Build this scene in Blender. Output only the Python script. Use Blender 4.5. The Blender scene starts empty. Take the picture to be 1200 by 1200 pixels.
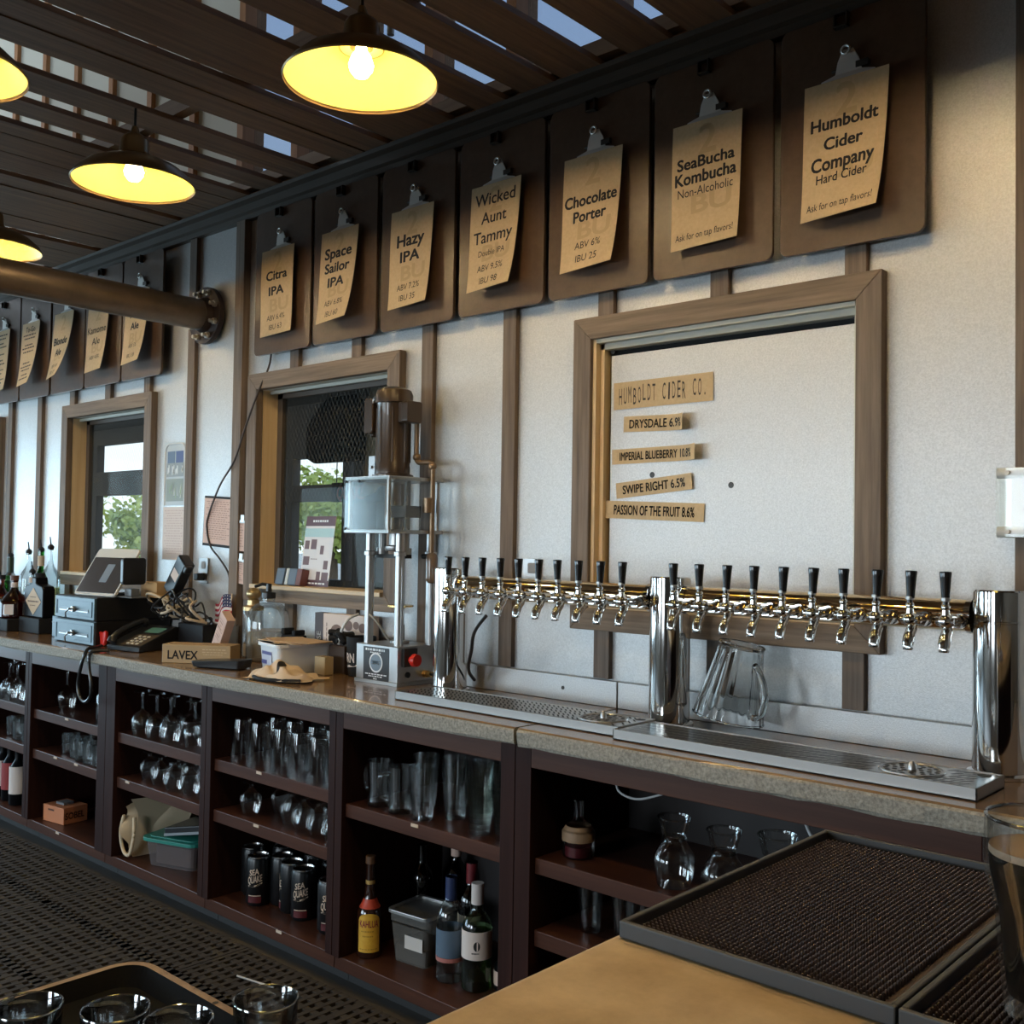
import bpy, math, random
from mathutils import Vector, Matrix
random.seed(7)
PI = math.pi
S = bpy.context.scene
COL = S.collection

# ---------------------------------------------------------------- camera
def cam_axes(yaw, pitch, roll):
    y, p, r = map(math.radians, (yaw, pitch, roll))
    f = Vector((-math.sin(y) * math.cos(p), math.cos(y) * math.cos(p), math.sin(p)))
    rt = Vector((math.cos(y), math.sin(y), 0)); up = rt.cross(f)
    return rt * math.cos(r) + up * math.sin(r), up * math.cos(r) - rt * math.sin(r), f
cd = bpy.data.cameras.new('camera'); cam = bpy.data.objects.new('camera', cd); COL.objects.link(cam)
_r, _u, _f = cam_axes(42.0, 1.65, 0.91)
cam.matrix_world = Matrix(((_r.x, _u.x, -_f.x, 0), (_r.y, _u.y, -_f.y, 0), (_r.z, _u.z, -_f.z, 1.41), (0, 0, 0, 1)))
cd.sensor_width = 36; cd.lens = 36 * 1210 / 1200; cd.clip_start = .02; cd.clip_end = 400
S.camera = cam

# ---------------------------------------------------------------- view, world, daylight
vs = S.view_settings
vs.view_transform = 'Standard'; vs.look = 'None'; vs.gamma = 1; vs.use_curve_mapping = False
vs.exposure = 0.45
S.cycles.max_bounces = 8; S.cycles.transparent_max_bounces = 24; S.cycles.glossy_bounces = 4
S.cycles.diffuse_bounces = 4; S.cycles.transmission_bounces = 8
S.cycles.sample_clamp_indirect = 6; S.cycles.caustics_reflective = False; S.cycles.caustics_refractive = False
w = bpy.data.worlds.new('sky'); S.world = w; w.use_nodes = True
n = w.node_tree.nodes; l = w.node_tree.links
tc = n.new('ShaderNodeTexCoord'); sp = n.new('ShaderNodeSeparateXYZ'); cr = n.new('ShaderNodeValToRGB')
l.new(tc.outputs['Generated'], sp.inputs[0]); l.new(sp.outputs['Z'], cr.inputs[0])
cr.color_ramp.elements[0].position = 0.0; cr.color_ramp.elements[0].color = (.82, .92, 1, 1)
cr.color_ramp.elements[1].position = 0.55; cr.color_ramp.elements[1].color = (.50, .68, 1, 1)
l.new(cr.outputs[0], n['Background'].inputs[0]); n['Background'].inputs[1].default_value = 1.5

def area(name, loc, rot, sx, sy, power, col):
    d = bpy.data.lights.new(name, 'AREA'); d.shape = 'RECTANGLE'; d.size = sx; d.size_y = sy
    d.energy = power; d.color = col
    o = bpy.data.objects.new(name, d); COL.objects.link(o); o.location = loc; o.rotation_euler = rot
    return o
area('daylight_front_windows', (-6.0, -4.35, 1.5), (PI / 2, 0, 0), 3.8, 1.4, 100, (.70, .88, 1))
area('daylight_front_window', (-2.2, -4.35, 1.55), (PI / 2, 0, 0), 1.1, 1.4, 62, (.80, .92, 1))
area('daylight_side_windows', (-9.9, -.9, 1.3), (PI / 2, 0, -PI / 2), 5.4, 1.75, 140, (.50, .80, 1))
area('added_high_daylight', (-9.9, .2, 3.75), (PI / 2, 0, -PI / 2), 4.4, 1.3, 90, (.86, .93, 1))  # unseen light added to brighten the stud wall above the slats

# ---------------------------------------------------------------- materials
MATS = {}
def M(name, col=None, rough=.5, metal=0, noise=None, grain=None, bump=0, bscale=200, emit=0, coat=0, spec=.5):
    if name in MATS: return MATS[name]
    m = bpy.data.materials.new(name); m.use_nodes = True; MATS[name] = m
    t = m.node_tree; b = t.nodes['Principled BSDF']
    b.inputs['Base Color'].default_value = (*col, 1); b.inputs['Roughness'].default_value = rough
    b.inputs['Metallic'].default_value = metal; b.inputs['Coat Weight'].default_value = coat
    b.inputs['Specular IOR Level'].default_value = spec
    if emit:
        b.inputs['Emission Color'].default_value = (*col, 1); b.inputs['Emission Strength'].default_value = emit
    co = None
    def coord(sc):
        c = t.nodes.new('ShaderNodeTexCoord'); mp = t.nodes.new('ShaderNodeMapping')
        mp.inputs['Scale'].default_value = sc; t.links.new(c.outputs['Object'], mp.inputs[0]); return mp.outputs[0]
    if noise or grain:
        nz = t.nodes.new('ShaderNodeTexNoise'); rp = t.nodes.new('ShaderNodeValToRGB')
        if noise: sc, c2, lo, hi = noise; v = coord((sc, sc, sc))
        else:
            ax, sc, c2, lo, hi = grain; k = [sc] * 3; k['xyz'.index(ax)] = sc * .04; v = coord(k)
        nz.inputs['Detail'].default_value = 6; nz.inputs['Roughness'].default_value = .65; nz.inputs['Scale'].default_value = 1
        t.links.new(v, nz.inputs[0]); t.links.new(nz.outputs[0], rp.inputs[0])
        rp.color_ramp.elements[0].position = lo; rp.color_ramp.elements[0].color = (*col, 1)
        rp.color_ramp.elements[1].position = hi; rp.color_ramp.elements[1].color = (*c2, 1)
        t.links.new(rp.outputs[0], b.inputs['Base Color'])
        if bump and grain:
            bp = t.nodes.new('ShaderNodeBump'); bp.inputs['Strength'].default_value = bump; bp.inputs['Distance'].default_value = .004
            t.links.new(nz.outputs[0], bp.inputs['Height']); t.links.new(bp.outputs[0], b.inputs['Normal'])
    if bump and not grain:
        nb = t.nodes.new('ShaderNodeTexNoise'); nb.inputs['Scale'].default_value = bscale; nb.inputs['Detail'].default_value = 3
        t.links.new(coord((1, 1, 1)), nb.inputs[0])
        bp = t.nodes.new('ShaderNodeBump'); bp.inputs['Strength'].default_value = bump; bp.inputs['Distance'].default_value = .002
        t.links.new(nb.outputs[0], bp.inputs['Height']); t.links.new(bp.outputs[0], b.inputs['Normal'])
    return m

def thin_glass(name, tint=(1, 1, 1), refl=.9, base=.05, rough=.02):
    """thin wall of glass: see-through, with a Fresnel reflection that grows at the rims"""
    if name in MATS: return MATS[name]
    m = bpy.data.materials.new(name); m.use_nodes = True; MATS[name] = m
    t = m.node_tree; t.nodes.remove(t.nodes['Principled BSDF']); out = t.nodes['Material Output']
    tr = t.nodes.new('ShaderNodeBsdfTransparent'); tr.inputs[0].default_value = (*tint, 1)
    gl = t.nodes.new('ShaderNodeBsdfGlossy'); gl.inputs['Roughness'].default_value = rough
    lw = t.nodes.new('ShaderNodeLayerWeight'); lw.inputs['Blend'].default_value = .35
    ma = t.nodes.new('ShaderNodeMath'); ma.operation = 'MULTIPLY_ADD'; ma.inputs[1].default_value = refl * .6; ma.inputs[2].default_value = base
    mx = t.nodes.new('ShaderNodeMixShader')
    t.links.new(lw.outputs['Fresnel'], ma.inputs[0]); t.links.new(ma.outputs[0], mx.inputs[0])
    t.links.new(tr.outputs[0], mx.inputs[1]); t.links.new(gl.outputs[0], mx.inputs[2]); t.links.new(mx.outputs[0], out.inputs[0])
    return m

def cloudy(name, col, fac, rough=.35):
    """milky plastic: partly see-through, partly a pale surface"""
    if name in MATS: return MATS[name]
    m = M(name, col, rough); t = m.node_tree; b = t.nodes['Principled BSDF']; out = t.nodes['Material Output']
    tr = t.nodes.new('ShaderNodeBsdfTransparent'); mx = t.nodes.new('ShaderNodeMixShader'); mx.inputs[0].default_value = fac
    t.links.new(tr.outputs[0], mx.inputs[1]); t.links.new(b.outputs[0], mx.inputs[2]); t.links.new(mx.outputs[0], out.inputs[0])
    return m

def solid_glass(name, col=(1, 1, 1), ior=1.45):
    if name in MATS: return MATS[name]
    m = M(name, col, .0); b = m.node_tree.nodes['Principled BSDF']
    b.inputs['Transmission Weight'].default_value = 1; b.inputs['IOR'].default_value = ior
    return m

def wire_glass(name):
    """pane of safety glass with diamond wire cast into it"""
    m = thin_glass(name, (.80, .82, .80), .02, .003); t = m.node_tree
    mx = [x for x in t.nodes if x.type == 'MIX_SHADER'][0]; out = t.nodes['Material Output']
    c = t.nodes.new('ShaderNodeTexCoord'); s = t.nodes.new('ShaderNodeSeparateXYZ'); t.links.new(c.outputs['Object'], s.inputs[0])
    def math_(op, a, bv):
        q = t.nodes.new('ShaderNodeMath'); q.operation = op
        for i, x in enumerate((a, bv)):
            if isinstance(x, (int, float)): q.inputs[i].default_value = x
            else: t.links.new(x, q.inputs[i])
        return q.outputs[0]
    zz = math_('MULTIPLY', s.outputs['Z'], 26.0); xx = math_('MULTIPLY', s.outputs['X'], 42.0)
    lines = []
    for op in ('ADD', 'SUBTRACT'):
        f = math_('FRACT', math_(op, xx, zz), 0); lines.append(math_('LESS_THAN', f, .08))
    fac = math_('MAXIMUM', *lines)
    df = t.nodes.new('ShaderNodeBsdfDiffuse'); df.inputs[0].default_value = (.45, .45, .43, 1)
    m2 = t.nodes.new('ShaderNodeMixShader'); t.links.new(math_('MULTIPLY', fac, .20), m2.inputs[0])
    t.links.new(mx.outputs[0], m2.inputs[1]); t.links.new(df.outputs[0], m2.inputs[2]); t.links.new(m2.outputs[0], out.inputs[0])
    return m

WALL = M('galvanized_sheet', (.53, .53, .525), .42, .38, noise=(240, (.67, .67, .665), .35, .65), bump=.35, bscale=420)
BATTEN = M('weathered_batten', (.115, .082, .062), .75, grain=('z', 60, (.25, .19, .145), .3, .72), bump=.4)
FRAMEZ = M('weathered_frame_upright', (.12, .088, .066), .72, grain=('z', 55, (.27, .205, .155), .3, .7), bump=.5)
FRAMEX = M('weathered_frame_rail', (.15, .105, .072), .72, grain=('x', 55, (.31, .23, .16), .3, .7), bump=.5)
PINE = M('pine', (.76, .53, .28), .5, grain=('z', 40, (.88, .69, .42), .3, .7))
PINEX = M('pine_rail', (.60, .45, .27), .5, grain=('x', 40, (.72, .56, .36), .3, .7))
SLAT = M('stained_slat', (.14, .078, .043), .6, grain=('y', 45, (.31, .185, .105), .3, .75), bump=.3)
TRIMW = M('dark_moulding', (.045, .028, .015), .6, grain=('x', 40, (.065, .046, .03), .3, .7))
STUD = M('stud_wood', (.36, .17, .07), .7, grain=('z', 30, (.5, .26, .12), .3, .7))
INSUL = M('insulation_facing', (.74, .77, .70), .8)
JOIST = M('joist_wood', (.16, .10, .06), .7, grain=('x', 40, (.25, .17, .1), .3, .7))
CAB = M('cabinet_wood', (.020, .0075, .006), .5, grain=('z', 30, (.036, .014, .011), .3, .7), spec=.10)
CABIN = M('cabinet_inside_shade', (.010, .006, .006), .6)  # shade inside the cabinets is darkened into the back panel colour
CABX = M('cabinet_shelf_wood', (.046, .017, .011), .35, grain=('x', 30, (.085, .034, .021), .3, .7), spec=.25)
CTOP = M('stained_warm_sheen_top', (.15, .085, .038), .22, noise=(9, (.27, .165, .085), .3, .7), coat=.3)  # stain plus the amber sheen of warm reflections, both in the colour
CEDGE = M('concrete_edge', (.165, .148, .118), .75, noise=(130, (.44, .40, .33), .32, .72), bump=.5, bscale=90)
BTOP = M('amber_concrete_top', (.45, .29, .13), .36, noise=(9, (.80, .60, .34), .3, .72), bump=.12, bscale=150)
FLOORM = M('sealed_concrete_floor', (.05, .045, .04), .6, noise=(3, (.09, .08, .07), .3, .7))
STEEL = M('brushed_steel', (.46, .45, .44), .38, 1.0)
STEELD = M('dull_steel', (.42, .42, .41), .42, .9)
CHROME = M('polished_steel', (.78, .77, .75), .07, 1.0)
BRASS = M('brass', (.72, .48, .18), .25, 1.0)
BLACKP = M('black_plastic', (.012, .012, .013), .32)
BLACKM = M('matt_black_plastic', (.016, .016, .017), .65, spec=.2)
RUBBER = M('black_rubber', (.022, .019, .018), .55)
NUB = M('brown_black_rubber', (.105, .076, .070), .40)
LIPR = M('grey_rubber_lip', (.055, .055, .055), .5)
MATF = M('floor_mat_rubber', (.028, .021, .015), .7, noise=(14, (.05, .04, .03), .3, .7))
BOARD = M('dark_hardboard', (.070, .038, .021), .38, noise=(40, (.098, .056, .032), .3, .7), spec=.6)
KRAFT = M('kraft_paper', (.57, .41, .225), .75, noise=(90, (.65, .48, .28), .3, .7))
GHOST = M('faint_print', (.525, .375, .205), .8)
INK = M('black_ink', (.012, .010, .010), .7)
INKG = M('dark_grey_ink', (.06, .045, .035), .7)
CLIPM = M('clip_metal', (.66, .66, .63), .4, .4)
WHITEP = M('white_plastic', (.74, .75, .75), .4)
OFFW = M('off_white_paper', (.72, .62, .56), .7)
PINKP = M('pinkish_paper', (.70, .50, .42), .75)
PINKL = M('faint_menu_lines', (.42, .26, .22), .8)
RED = M('red_plastic', (.70, .03, .02), .3)
TEAL = M('teal_plastic', (.03, .24, .19), .35)
TAN = M('tan_paper', (.60, .36, .15), .7)
CREAM = M('cream_cloth', (.70, .55, .40), .9)
GLASS = thin_glass('clear_glass', (.93, .95, .95), .9, .05)
GLASSD = thin_glass('stemware_glass', (.96, .97, .97), 1.0, .045)
PLASTC = thin_glass('clear_plastic', (.90, .91, .90), .3, .03, .12)

# ---------------------------------------------------------------- geometry helpers
class G:
    def __init__(s): s.v = []; s.f = []; s.mi = []; s.sm = []
    def add(s, vs, fs, mi=0, smooth=False, X=None):
        o = len(s.v)
        s.v += [tuple(X @ Vector(p)) for p in vs] if X else [tuple(p) for p in vs]
        for f in fs: s.f.append([i + o for i in f]); s.mi.append(mi); s.sm.append(smooth)
        return s
    def box(s, x0, x1, y0, y1, z0, z1, mi=0, X=None):
        v = [(x, y, z) for x in (x0, x1) for y in (y0, y1) for z in (z0, z1)]
        return s.add(v, [(0, 1, 3, 2), (4, 6, 7, 5), (0, 4, 5, 1), (2, 3, 7, 6), (0, 2, 6, 4), (1, 5, 7, 3)], mi, False, X)
    def lathe(s, prof, c=(0, 0, 0), n=24, mi=0, X=None, flute=0, smooth=True, nf=0):
        v = []; f = []; rings = []
        for r, z in prof:
            if r < 1e-6: rings.append([len(v)]); v.append((c[0], c[1], c[2] + z))
            else:
                rings.append(list(range(len(v), len(v) + n)))
                for k in range(n):
                    rr = r * (1 + flute * (1 - 2 * abs(math.sin(PI * nf * k / n))) if nf else 1 + (flute if k % 2 else -flute)); a = 2 * PI * k / n
                    v.append((c[0] + rr * math.cos(a), c[1] + rr * math.sin(a), c[2] + z))
        for a, b in zip(rings, rings[1:]):
            if len(a) == 1 and len(b) == 1: continue
            for k in range(n):
                j = (k + 1) % n
                if len(a) == 1: f.append((a[0], b[k], b[j])[::-1])
                elif len(b) == 1: f.append((a[k], a[j], b[0]))
                else: f.append((a[k], a[j], b[j], b[k]))
        return s.add(v, f, mi, smooth, X)
    def cyl(s, p0, p1, r0, r1=None, n=16, mi=0, caps=True, X=None):
        p0 = Vector(p0); p1 = Vector(p1); r1 = r0 if r1 is None else r1
        d = p1 - p0; q = d.to_track_quat('Z', 'Y').to_matrix().to_4x4(); q.translation = p0
        pr = ([(0, 0)] if caps else []) + [(r0, 0), (r1, d.length)] + ([(0, d.length)] if caps else [])
        return s.lathe(pr, n=n, mi=mi, X=(X @ q) if X else q)
    def tube(s, pts, r, n=8, mi=0, closed=False):
        pts = [Vector(p) for p in pts]; rs = r if isinstance(r, (list, tuple)) else [r] * len(pts); v = []; f = []
        m = len(pts); up = Vector((0, 0, 1))
        for i, p in enumerate(pts):
            a = pts[(i - 1) % m] if closed or i else p; b = pts[(i + 1) % m] if closed or i < m - 1 else p
            d = (b - a).normalized() if (b - a).length > 1e-9 else Vector((0, 0, 1))
            x = d.cross(up)
            if x.length < .05: x = d.cross(Vector((1, 0, 0)))
            x.normalize(); y = d.cross(x)
            if i and (x.dot(px) < 0): x, y = (-x, -y)
            px = x
            for k in range(n):
                a_ = 2 * PI * k / n; v.append(p + x * rs[i] * math.cos(a_) + y * rs[i] * math.sin(a_))
        for i in range(m if closed else m - 1):
            for k in range(n):
                j = (k + 1) % n; i2 = (i + 1) % m
                f.append((i * n + k, i * n + j, i2 * n + j, i2 * n + k))
        if not closed: f += [tuple(range(n))[::-1], tuple(range((m - 1) * n, m * n))]
        return s.add(v, f, mi, True)
    def prism(s, poly, fn, mi=0, smooth=False):
        """poly: 2-D outline; fn(u, v, t) -> point for t = 0 and 1"""
        n = len(poly); v = [fn(a, b, 0) for a, b in poly] + [fn(a, b, 1) for a, b in poly]
        f = [tuple(range(n))[::-1], tuple(range(n, 2 * n))] + [(i, (i + 1) % n, n + (i + 1) % n, n + i) for i in range(n)]
        return s.add(v, f, mi, smooth)
    def sheet(s, fn, nu, nv, mi=0, smooth=True):
        v = [fn(i / nu, j / nv) for j in range(nv + 1) for i in range(nu + 1)]
        f = [(j * (nu + 1) + i, j * (nu + 1) + i + 1, (j + 1) * (nu + 1) + i + 1, (j + 1) * (nu + 1) + i) for j in range(nv) for i in range(nu)]
        return s.add(v, f, mi, smooth)
    def ball(s, c, r, n=16, m=10, mi=0, sz=1, X=None):
        return s.lathe([(r * math.sin(PI * i / m), -r * sz * math.cos(PI * i / m)) for i in range(m + 1)], c, n, mi, X)
    def text(s, t, fn, mi=0, w=None, h=None, cx=0, cy=0, bold=0, shear=0):
        vs, fs, bw, bh = glyphs(t, bold)
        kx = (w / bw) if w else h / .7; ky = (h / bh) if h else kx
        if not w: kx = ky = h / .72
        return s.add([fn(cx + (x + shear * y) * kx, cy + (y - bh / 2 * (1 if w else .72 / bh if bh else 1)) * ky) for x, y in vs], fs, mi)
    def build(s, name, mats, parent=None, loc=None, bevel=0, angle=38, **tags):
        me = bpy.data.meshes.new(name); me.from_pydata(s.v, [], s.f); me.update()
        for m in (mats if isinstance(mats, (list, tuple)) else [mats]): me.materials.append(m)
        me.polygons.foreach_set('material_index', s.mi)
        me.polygons.foreach_set('use_smooth', [True] * len(s.f) if any(s.sm) else s.sm)
        if any(s.sm): me.set_sharp_from_angle(angle=math.radians(angle))
        o = bpy.data.objects.new(name, me); COL.objects.link(o)
        if parent: o.parent = parent
        if loc: o.location = loc
        if bevel:
            b = o.modifiers.new('bevel', 'BEVEL'); b.width = bevel; b.segments = 2; b.limit_method = 'ANGLE'; b.angle_limit = math.radians(40)
        tag(o, **tags); return o

_GL = {}
def glyphs(t, bold=0):
    k = (t, bold)
    if k not in _GL:
        cu = bpy.data.curves.new('lettering', 'FONT'); cu.body = t; cu.align_x = 'CENTER'; cu.resolution_u = 3
        o = bpy.data.objects.new('lettering', cu); COL.objects.link(o)
        dg = bpy.context.evaluated_depsgraph_get(); me = bpy.data.meshes.new_from_object(o.evaluated_get(dg))
        vs = [(v.co.x, v.co.y) for v in me.vertices]; fs = [tuple(p.vertices) for p in me.polygons]
        bpy.data.objects.remove(o); bpy.data.curves.remove(cu); bpy.data.meshes.remove(me)
        if bold > 0:        # heavier strokes: the same outlines laid again around a small circle
            n0, f0 = len(vs), list(fs); base = list(vs)
            for q in range(6):
                a = 2 * PI * q / 6; vs += [(x + 1.15 * bold * math.cos(a), y + bold * math.sin(a)) for x, y in base]; fs += [tuple(i + n0 * (q + 1) for i in f) for f in f0]
        x0 = min(v[0] for v in vs); x1 = max(v[0] for v in vs); y0 = min(v[1] for v in vs); y1 = max(v[1] for v in vs)
        y0 = 0 if y0 < -.08 else y0
        _GL[k] = ([(x - (x0 + x1) / 2, y - y0) for x, y in vs], fs, x1 - x0, y1 - y0)
    return _GL[k]

def tag(o, label=None, cat=None, group=None, kind=None):
    if label: o['label'] = label
    if cat: o['category'] = cat
    if group: o['group'] = group
    if kind: o['kind'] = kind
def thing(name, label, cat, loc=(0, 0, 0), rz=0, group=None):
    o = bpy.data.objects.new(name, None); o.empty_display_size = .05; COL.objects.link(o)
    o.location = loc; o.rotation_euler = (0, 0, rz); tag(o, label, cat, group); return o
def dup(root, loc, rz=0, label=None, group=None, sc=None):
    def cp(o, par):
        c = o.copy(); COL.objects.link(c)
        if par: c.parent = par
        for ch in o.children: cp(ch, c)
        return c
    r = cp(root, None); r.location = loc; r.rotation_euler = (root.rotation_euler[0], root.rotation_euler[1], rz)
    if label: r['label'] = label
    if group: r['group'] = group
    if sc: r.scale = sc
    return r
ORD = ['first', 'second', 'third', 'fourth', 'fifth', 'sixth', 'seventh', 'eighth', 'ninth', 'tenth']
def rot(ax, deg, at=(0, 0, 0)):
    return Matrix.Translation(at) @ Matrix.Rotation(math.radians(deg), 4, ax) @ Matrix.Translation(-Vector(at))
def arc(c, r, a0, a1, n, pl='xz'):
    out = []
    for i in range(n + 1):
        a = math.radians(a0 + (a1 - a0) * i / n); u, v = r * math.cos(a), r * math.sin(a)
        out.append((c[0] + u, c[1], c[2] + v) if pl == 'xz' else (c[0] + u, c[1] + v, c[2]) if pl == 'xy' else (c[0], c[1] + u, c[2] + v))
    return out
def smooth_path(pts, n=6):
    P = [Vector(p) for p in pts]; out = []
    for i in range(len(P) - 1):
        a = P[max(i - 1, 0)]; b = P[i]; c = P[i + 1]; d = P[min(i + 2, len(P) - 1)]
        for k in range(n):
            t = k / n
            out.append(.5 * ((2 * b) + (c - a) * t + (2 * a - 5 * b + 4 * c - d) * t * t + (3 * b - a - 3 * c + d) * t ** 3))
    return out + [P[-1]]
def rrect(w, h, r, n=4):
    out = []
    for cx, cy, a in ((w / 2 - r, h / 2 - r, 0), (-w / 2 + r, h / 2 - r, 90), (-w / 2 + r, -h / 2 + r, 180), (w / 2 - r, -h / 2 + r, 270)):
        for k in range(n + 1):
            b = math.radians(a + 90 * k / n); out.append((cx + r * math.cos(b), cy + r * math.sin(b)))
    return out
# shared layout (metres): wall face at y = 2.54, back counter top at z = 0.92, floor at z = 0
WY = 2.54; CZ = .92

# ================================================================ the room
def struct(o): o['kind'] = 'structure'; return o
g = G().box(-10, 3, -4.5, 2.7, -.1, 0); struct(g.build('floor', FLOORM))
WIN = [('1', -5.55, -4.595), ('2', -3.79, -2.82), ('3', -7.30, -6.36)]
MB = (-2.01, -1.03); WZ0, WZ1 = 1.145, 2.105; FW = .068
# back wall of galvanized sheet with the window openings left out; above the slats it goes on as a stud wall
g = G(); holes = sorted([(a + FW, b - FW) for _, a, b in WIN] + [(MB[0] + FW, MB[1] - FW)])
z0, z1 = WZ0 + FW, WZ1 - FW
g.box(-10, 3, WY, WY + .10, 0, z0); g.box(-10, 3, WY, WY + .10, z1, 2.88)
x = -10
for a, b in holes: g.box(x, a, WY, WY + .10, z0, z1); x = b
g.box(x, 3, WY, WY + .10, z0, z1)
struct(g.build('wall_back', WALL))
g = G().box(-10, -3.93, WY + .003, WY + .1, 2.88, 4.7)
struct(g.build('wall_upper', INSUL))
g = G()
for k in range(-17, 11):
    xs = -.70 + .402 * k * 1.0
    if xs < -9.9 or xs > 2.9: continue
    g.box(xs - .022, xs + .022, WY - .02, WY + .09, 2.88, 4.7)
g.box(-10, 3, WY - .02, WY + .09, 2.88, 2.92); g.box(-3.93, 3, WY - .02, WY + .09, 4.2, 4.28); g.box(-3.93, 3, WY - .02, WY + .09, 4.66, 4.7)
struct(g.build('trim_1', STUD))
SKYG = thin_glass('tinted_clerestory', (.46, .50, .54), .25, .02)  # tint added to dim the bright sky behind the panes
g = G().box(-3.93, 3, WY + .04, WY + .05, 2.9, 4.68); struct(g.build('window_4', SKYG))
# side, front and right walls with big openings, and the closed roof high above the slats
WALLD = M('painted_board_wall', (.16, .13, .10), .7, noise=(4, (.2, .165, .13), .3, .7))
g = G().box(-10.1, -10, -4.5, 2.7, 0, .4).box(-10.1, -10, -4.5, 2.7, 2.2, 3.0).box(-10.1, -10, -4.5, 2.7, 4.5, 4.7).box(-10.1, -10, -4.5, -2.1, 3.0, 4.5).box(-10.1, -10, -4.5, -3.7, .4, 2.2).box(-10.1, -10, 1.9, 2.7, .4, 2.2)  # upper opening added for the unseen high light
for y in (-1.9, -.0): g.box(-10.1, -10, y - .05, y + .05, .4, 2.2)
struct(g.build('wall_left', WALLD))
g = G().box(-10, 3, -4.6, -4.5, 0, .6).box(-10, 3, -4.6, -4.5, 2.3, 4.7)
g.box(-10, -8, -4.6, -4.5, .6, 2.3).box(-4.1, -3.0, -4.6, -4.5, .6, 2.3).box(-1.4, 3, -4.6, -4.5, .6, 2.3)
for x in (-6.7, -5.4): g.box(x - .09, x + .09, -4.6, -4.5, .6, 2.3)
struct(g.build('wall_front', WALLD))
struct(G().box(3, 3.1, -4.6, 2.7, 0, 4.7).build('wall_right', WALLD))
g = G().box(-10.1, 3.1, -4.6, 2.75, 4.7, 4.8)
for k in range(17): g.box(-9.8 + .8 * k, -9.75 + .8 * k, -4.5, 2.5, 4.5, 4.7)
struct(g.build('ceiling_upper', JOIST))

# slatted ceiling: boards running out from the wall, with the uneven gaps of the photograph
SZ = 2.862; TH = .018
edges = [(-1.414, -1.374), (-1.618, -1.575), (-1.862, -1.785), (-2.046, -2.036), (-2.248, -2.206), (-2.497, -2.408), (-2.6625, -2.66), (-2.831, -2.823),
         (-2.9925, -2.990), (-3.245, -3.132), (-3.490, -3.436), (-3.715, -3.662), (-3.872, -3.870), (-4.058, -4.054), (-4.263, -4.255), (-4.45, -4.448), (-4.648, -4.646), (-4.846, -4.844), (-5.04, -5.034)]
for k in range(1, 25): edges.append((-5.04 - .2 * k, -5.036 - .2 * k + (.03 if k % 5 == 3 else 0)))
edges = [(.2 * k - .6 - .405 * (k < 1), .2 * k - .56 - .405 * (k < 1)) for k in ()] + edges
g = G(); right = -1.18
for a, b in [(-1.182, -1.180)] + edges:
    pass
xs = [(-.38, -.376), (-.58, -.55), (-.78, -.776), (-.98, -.94), (-1.19, -1.187)] + edges
xr = .1
for a, b in xs:
    t = random.uniform(0, .004)
    g.box(b, xr, -.35, WY - .06, SZ + t, SZ + t + TH)
    xr = a + a / 1.45 * TH * (1 if b - a > .006 else 0)
struct(g.build('ceiling', SLAT))
g = G()
for y, hh in ((.75, .10), (1.87, .06), (2.475, .05)): g.box(-10, .1, y - .02, y + .02, SZ + .024, SZ + .024 + hh)
struct(g.build('trim_2', JOIST))
struct(G().box(-10, .1, -.40, -.36, 1.86, SZ + .16).build('trim_70', SLAT))   # unseen fascia at the slats' outer edge, added to shade the upper wall
# cornice moulding under the slats
g = G().prism([(0, 2.785), (-.028, 2.785), (-.030, 2.806), (-.045, 2.812), (-.048, 2.842), (-.075, 2.848), (-.078, 2.862), (0, 2.862)], lambda a, b, t: (-10 + 13 * t, WY + a, b))
struct(g.build('trim_3', TRIMW))
# battens over the sheet joints
k = 0; tn = 4
while True:
    bx = -.695 if k == 0 else -1.105 - .396 * (k - 1)
    if bx < -8.2: break
    segs = [(1.0 if bx > -2.6 else CZ, 2.786)]
    for a, b in [(a, b) for _, a, b in WIN] + [MB]:
        if a - .02 < bx < b + .02: segs = [(segs[0][0], WZ0 + .01), (WZ1 - .01, 2.786)]
    g = G()
    for s0, s1 in segs: g.box(bx - .029, bx + .029, WY - .02, WY, s0, s1)
    struct(g.build('trim_%d' % tn, BATTEN, bevel=.002)); tn += 1; k += 1
struct(G().box(-3.90, -3.835, WY - .035, WY, CZ, 2.786).build('trim_%d' % tn, FRAMEZ, bevel=.002)); tn += 1

def frame_boards(par, x0, x1, name='frame'):
    yf, yb = WY - .034, WY - .0005; zt, zb = WZ1, WZ0; fw = FW
    for nm, pl, m in (('frame_rail', [(x0, zt), (x1, zt), (x1 - fw, zt - fw), (x0 + fw, zt - fw)], FRAMEX), ('frame_rail', [(x0, zb), (x0 + fw, zb + fw), (x1 - fw, zb + fw), (x1, zb)], FRAMEX),
                      ('frame_upright', [(x0, zb), (x0, zt), (x0 + fw, zt - fw), (x0 + fw, zb + fw)], FRAMEZ), ('frame_upright', [(x1, zb), (x1 - fw, zb + fw), (x1 - fw, zt - fw), (x1, zt)], FRAMEZ)):
        G().prism(pl, lambda a, b, t: (a, yf if t == 0 else yb, b)).build(nm, m, par, bevel=.0025)
def jambs(par, x0, x1, y0, y1, sill=True):
    a, b, c, d = x0 + FW, x1 - FW, WZ0 + FW, WZ1 - FW; e = .012
    G().box(a - e, a + .0005, y0, y1, c, d).box(b - .0005, b + e, y0, y1, c, d).build('window_jamb', PINE, par)
    G().box(a, b, y0, y1, d - .001, d + e).box(a, b, y0 + .035, y0 + .05, d - .014, d).build('window_head', M('white_painted_head', (.55, .55, .48), .5), par)
    if sill: G().box(a - .0, b + .0, y0 - .05, y1, c - .014, c + .004).build('window_sill', PINEX, par, bevel=.003)
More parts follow.
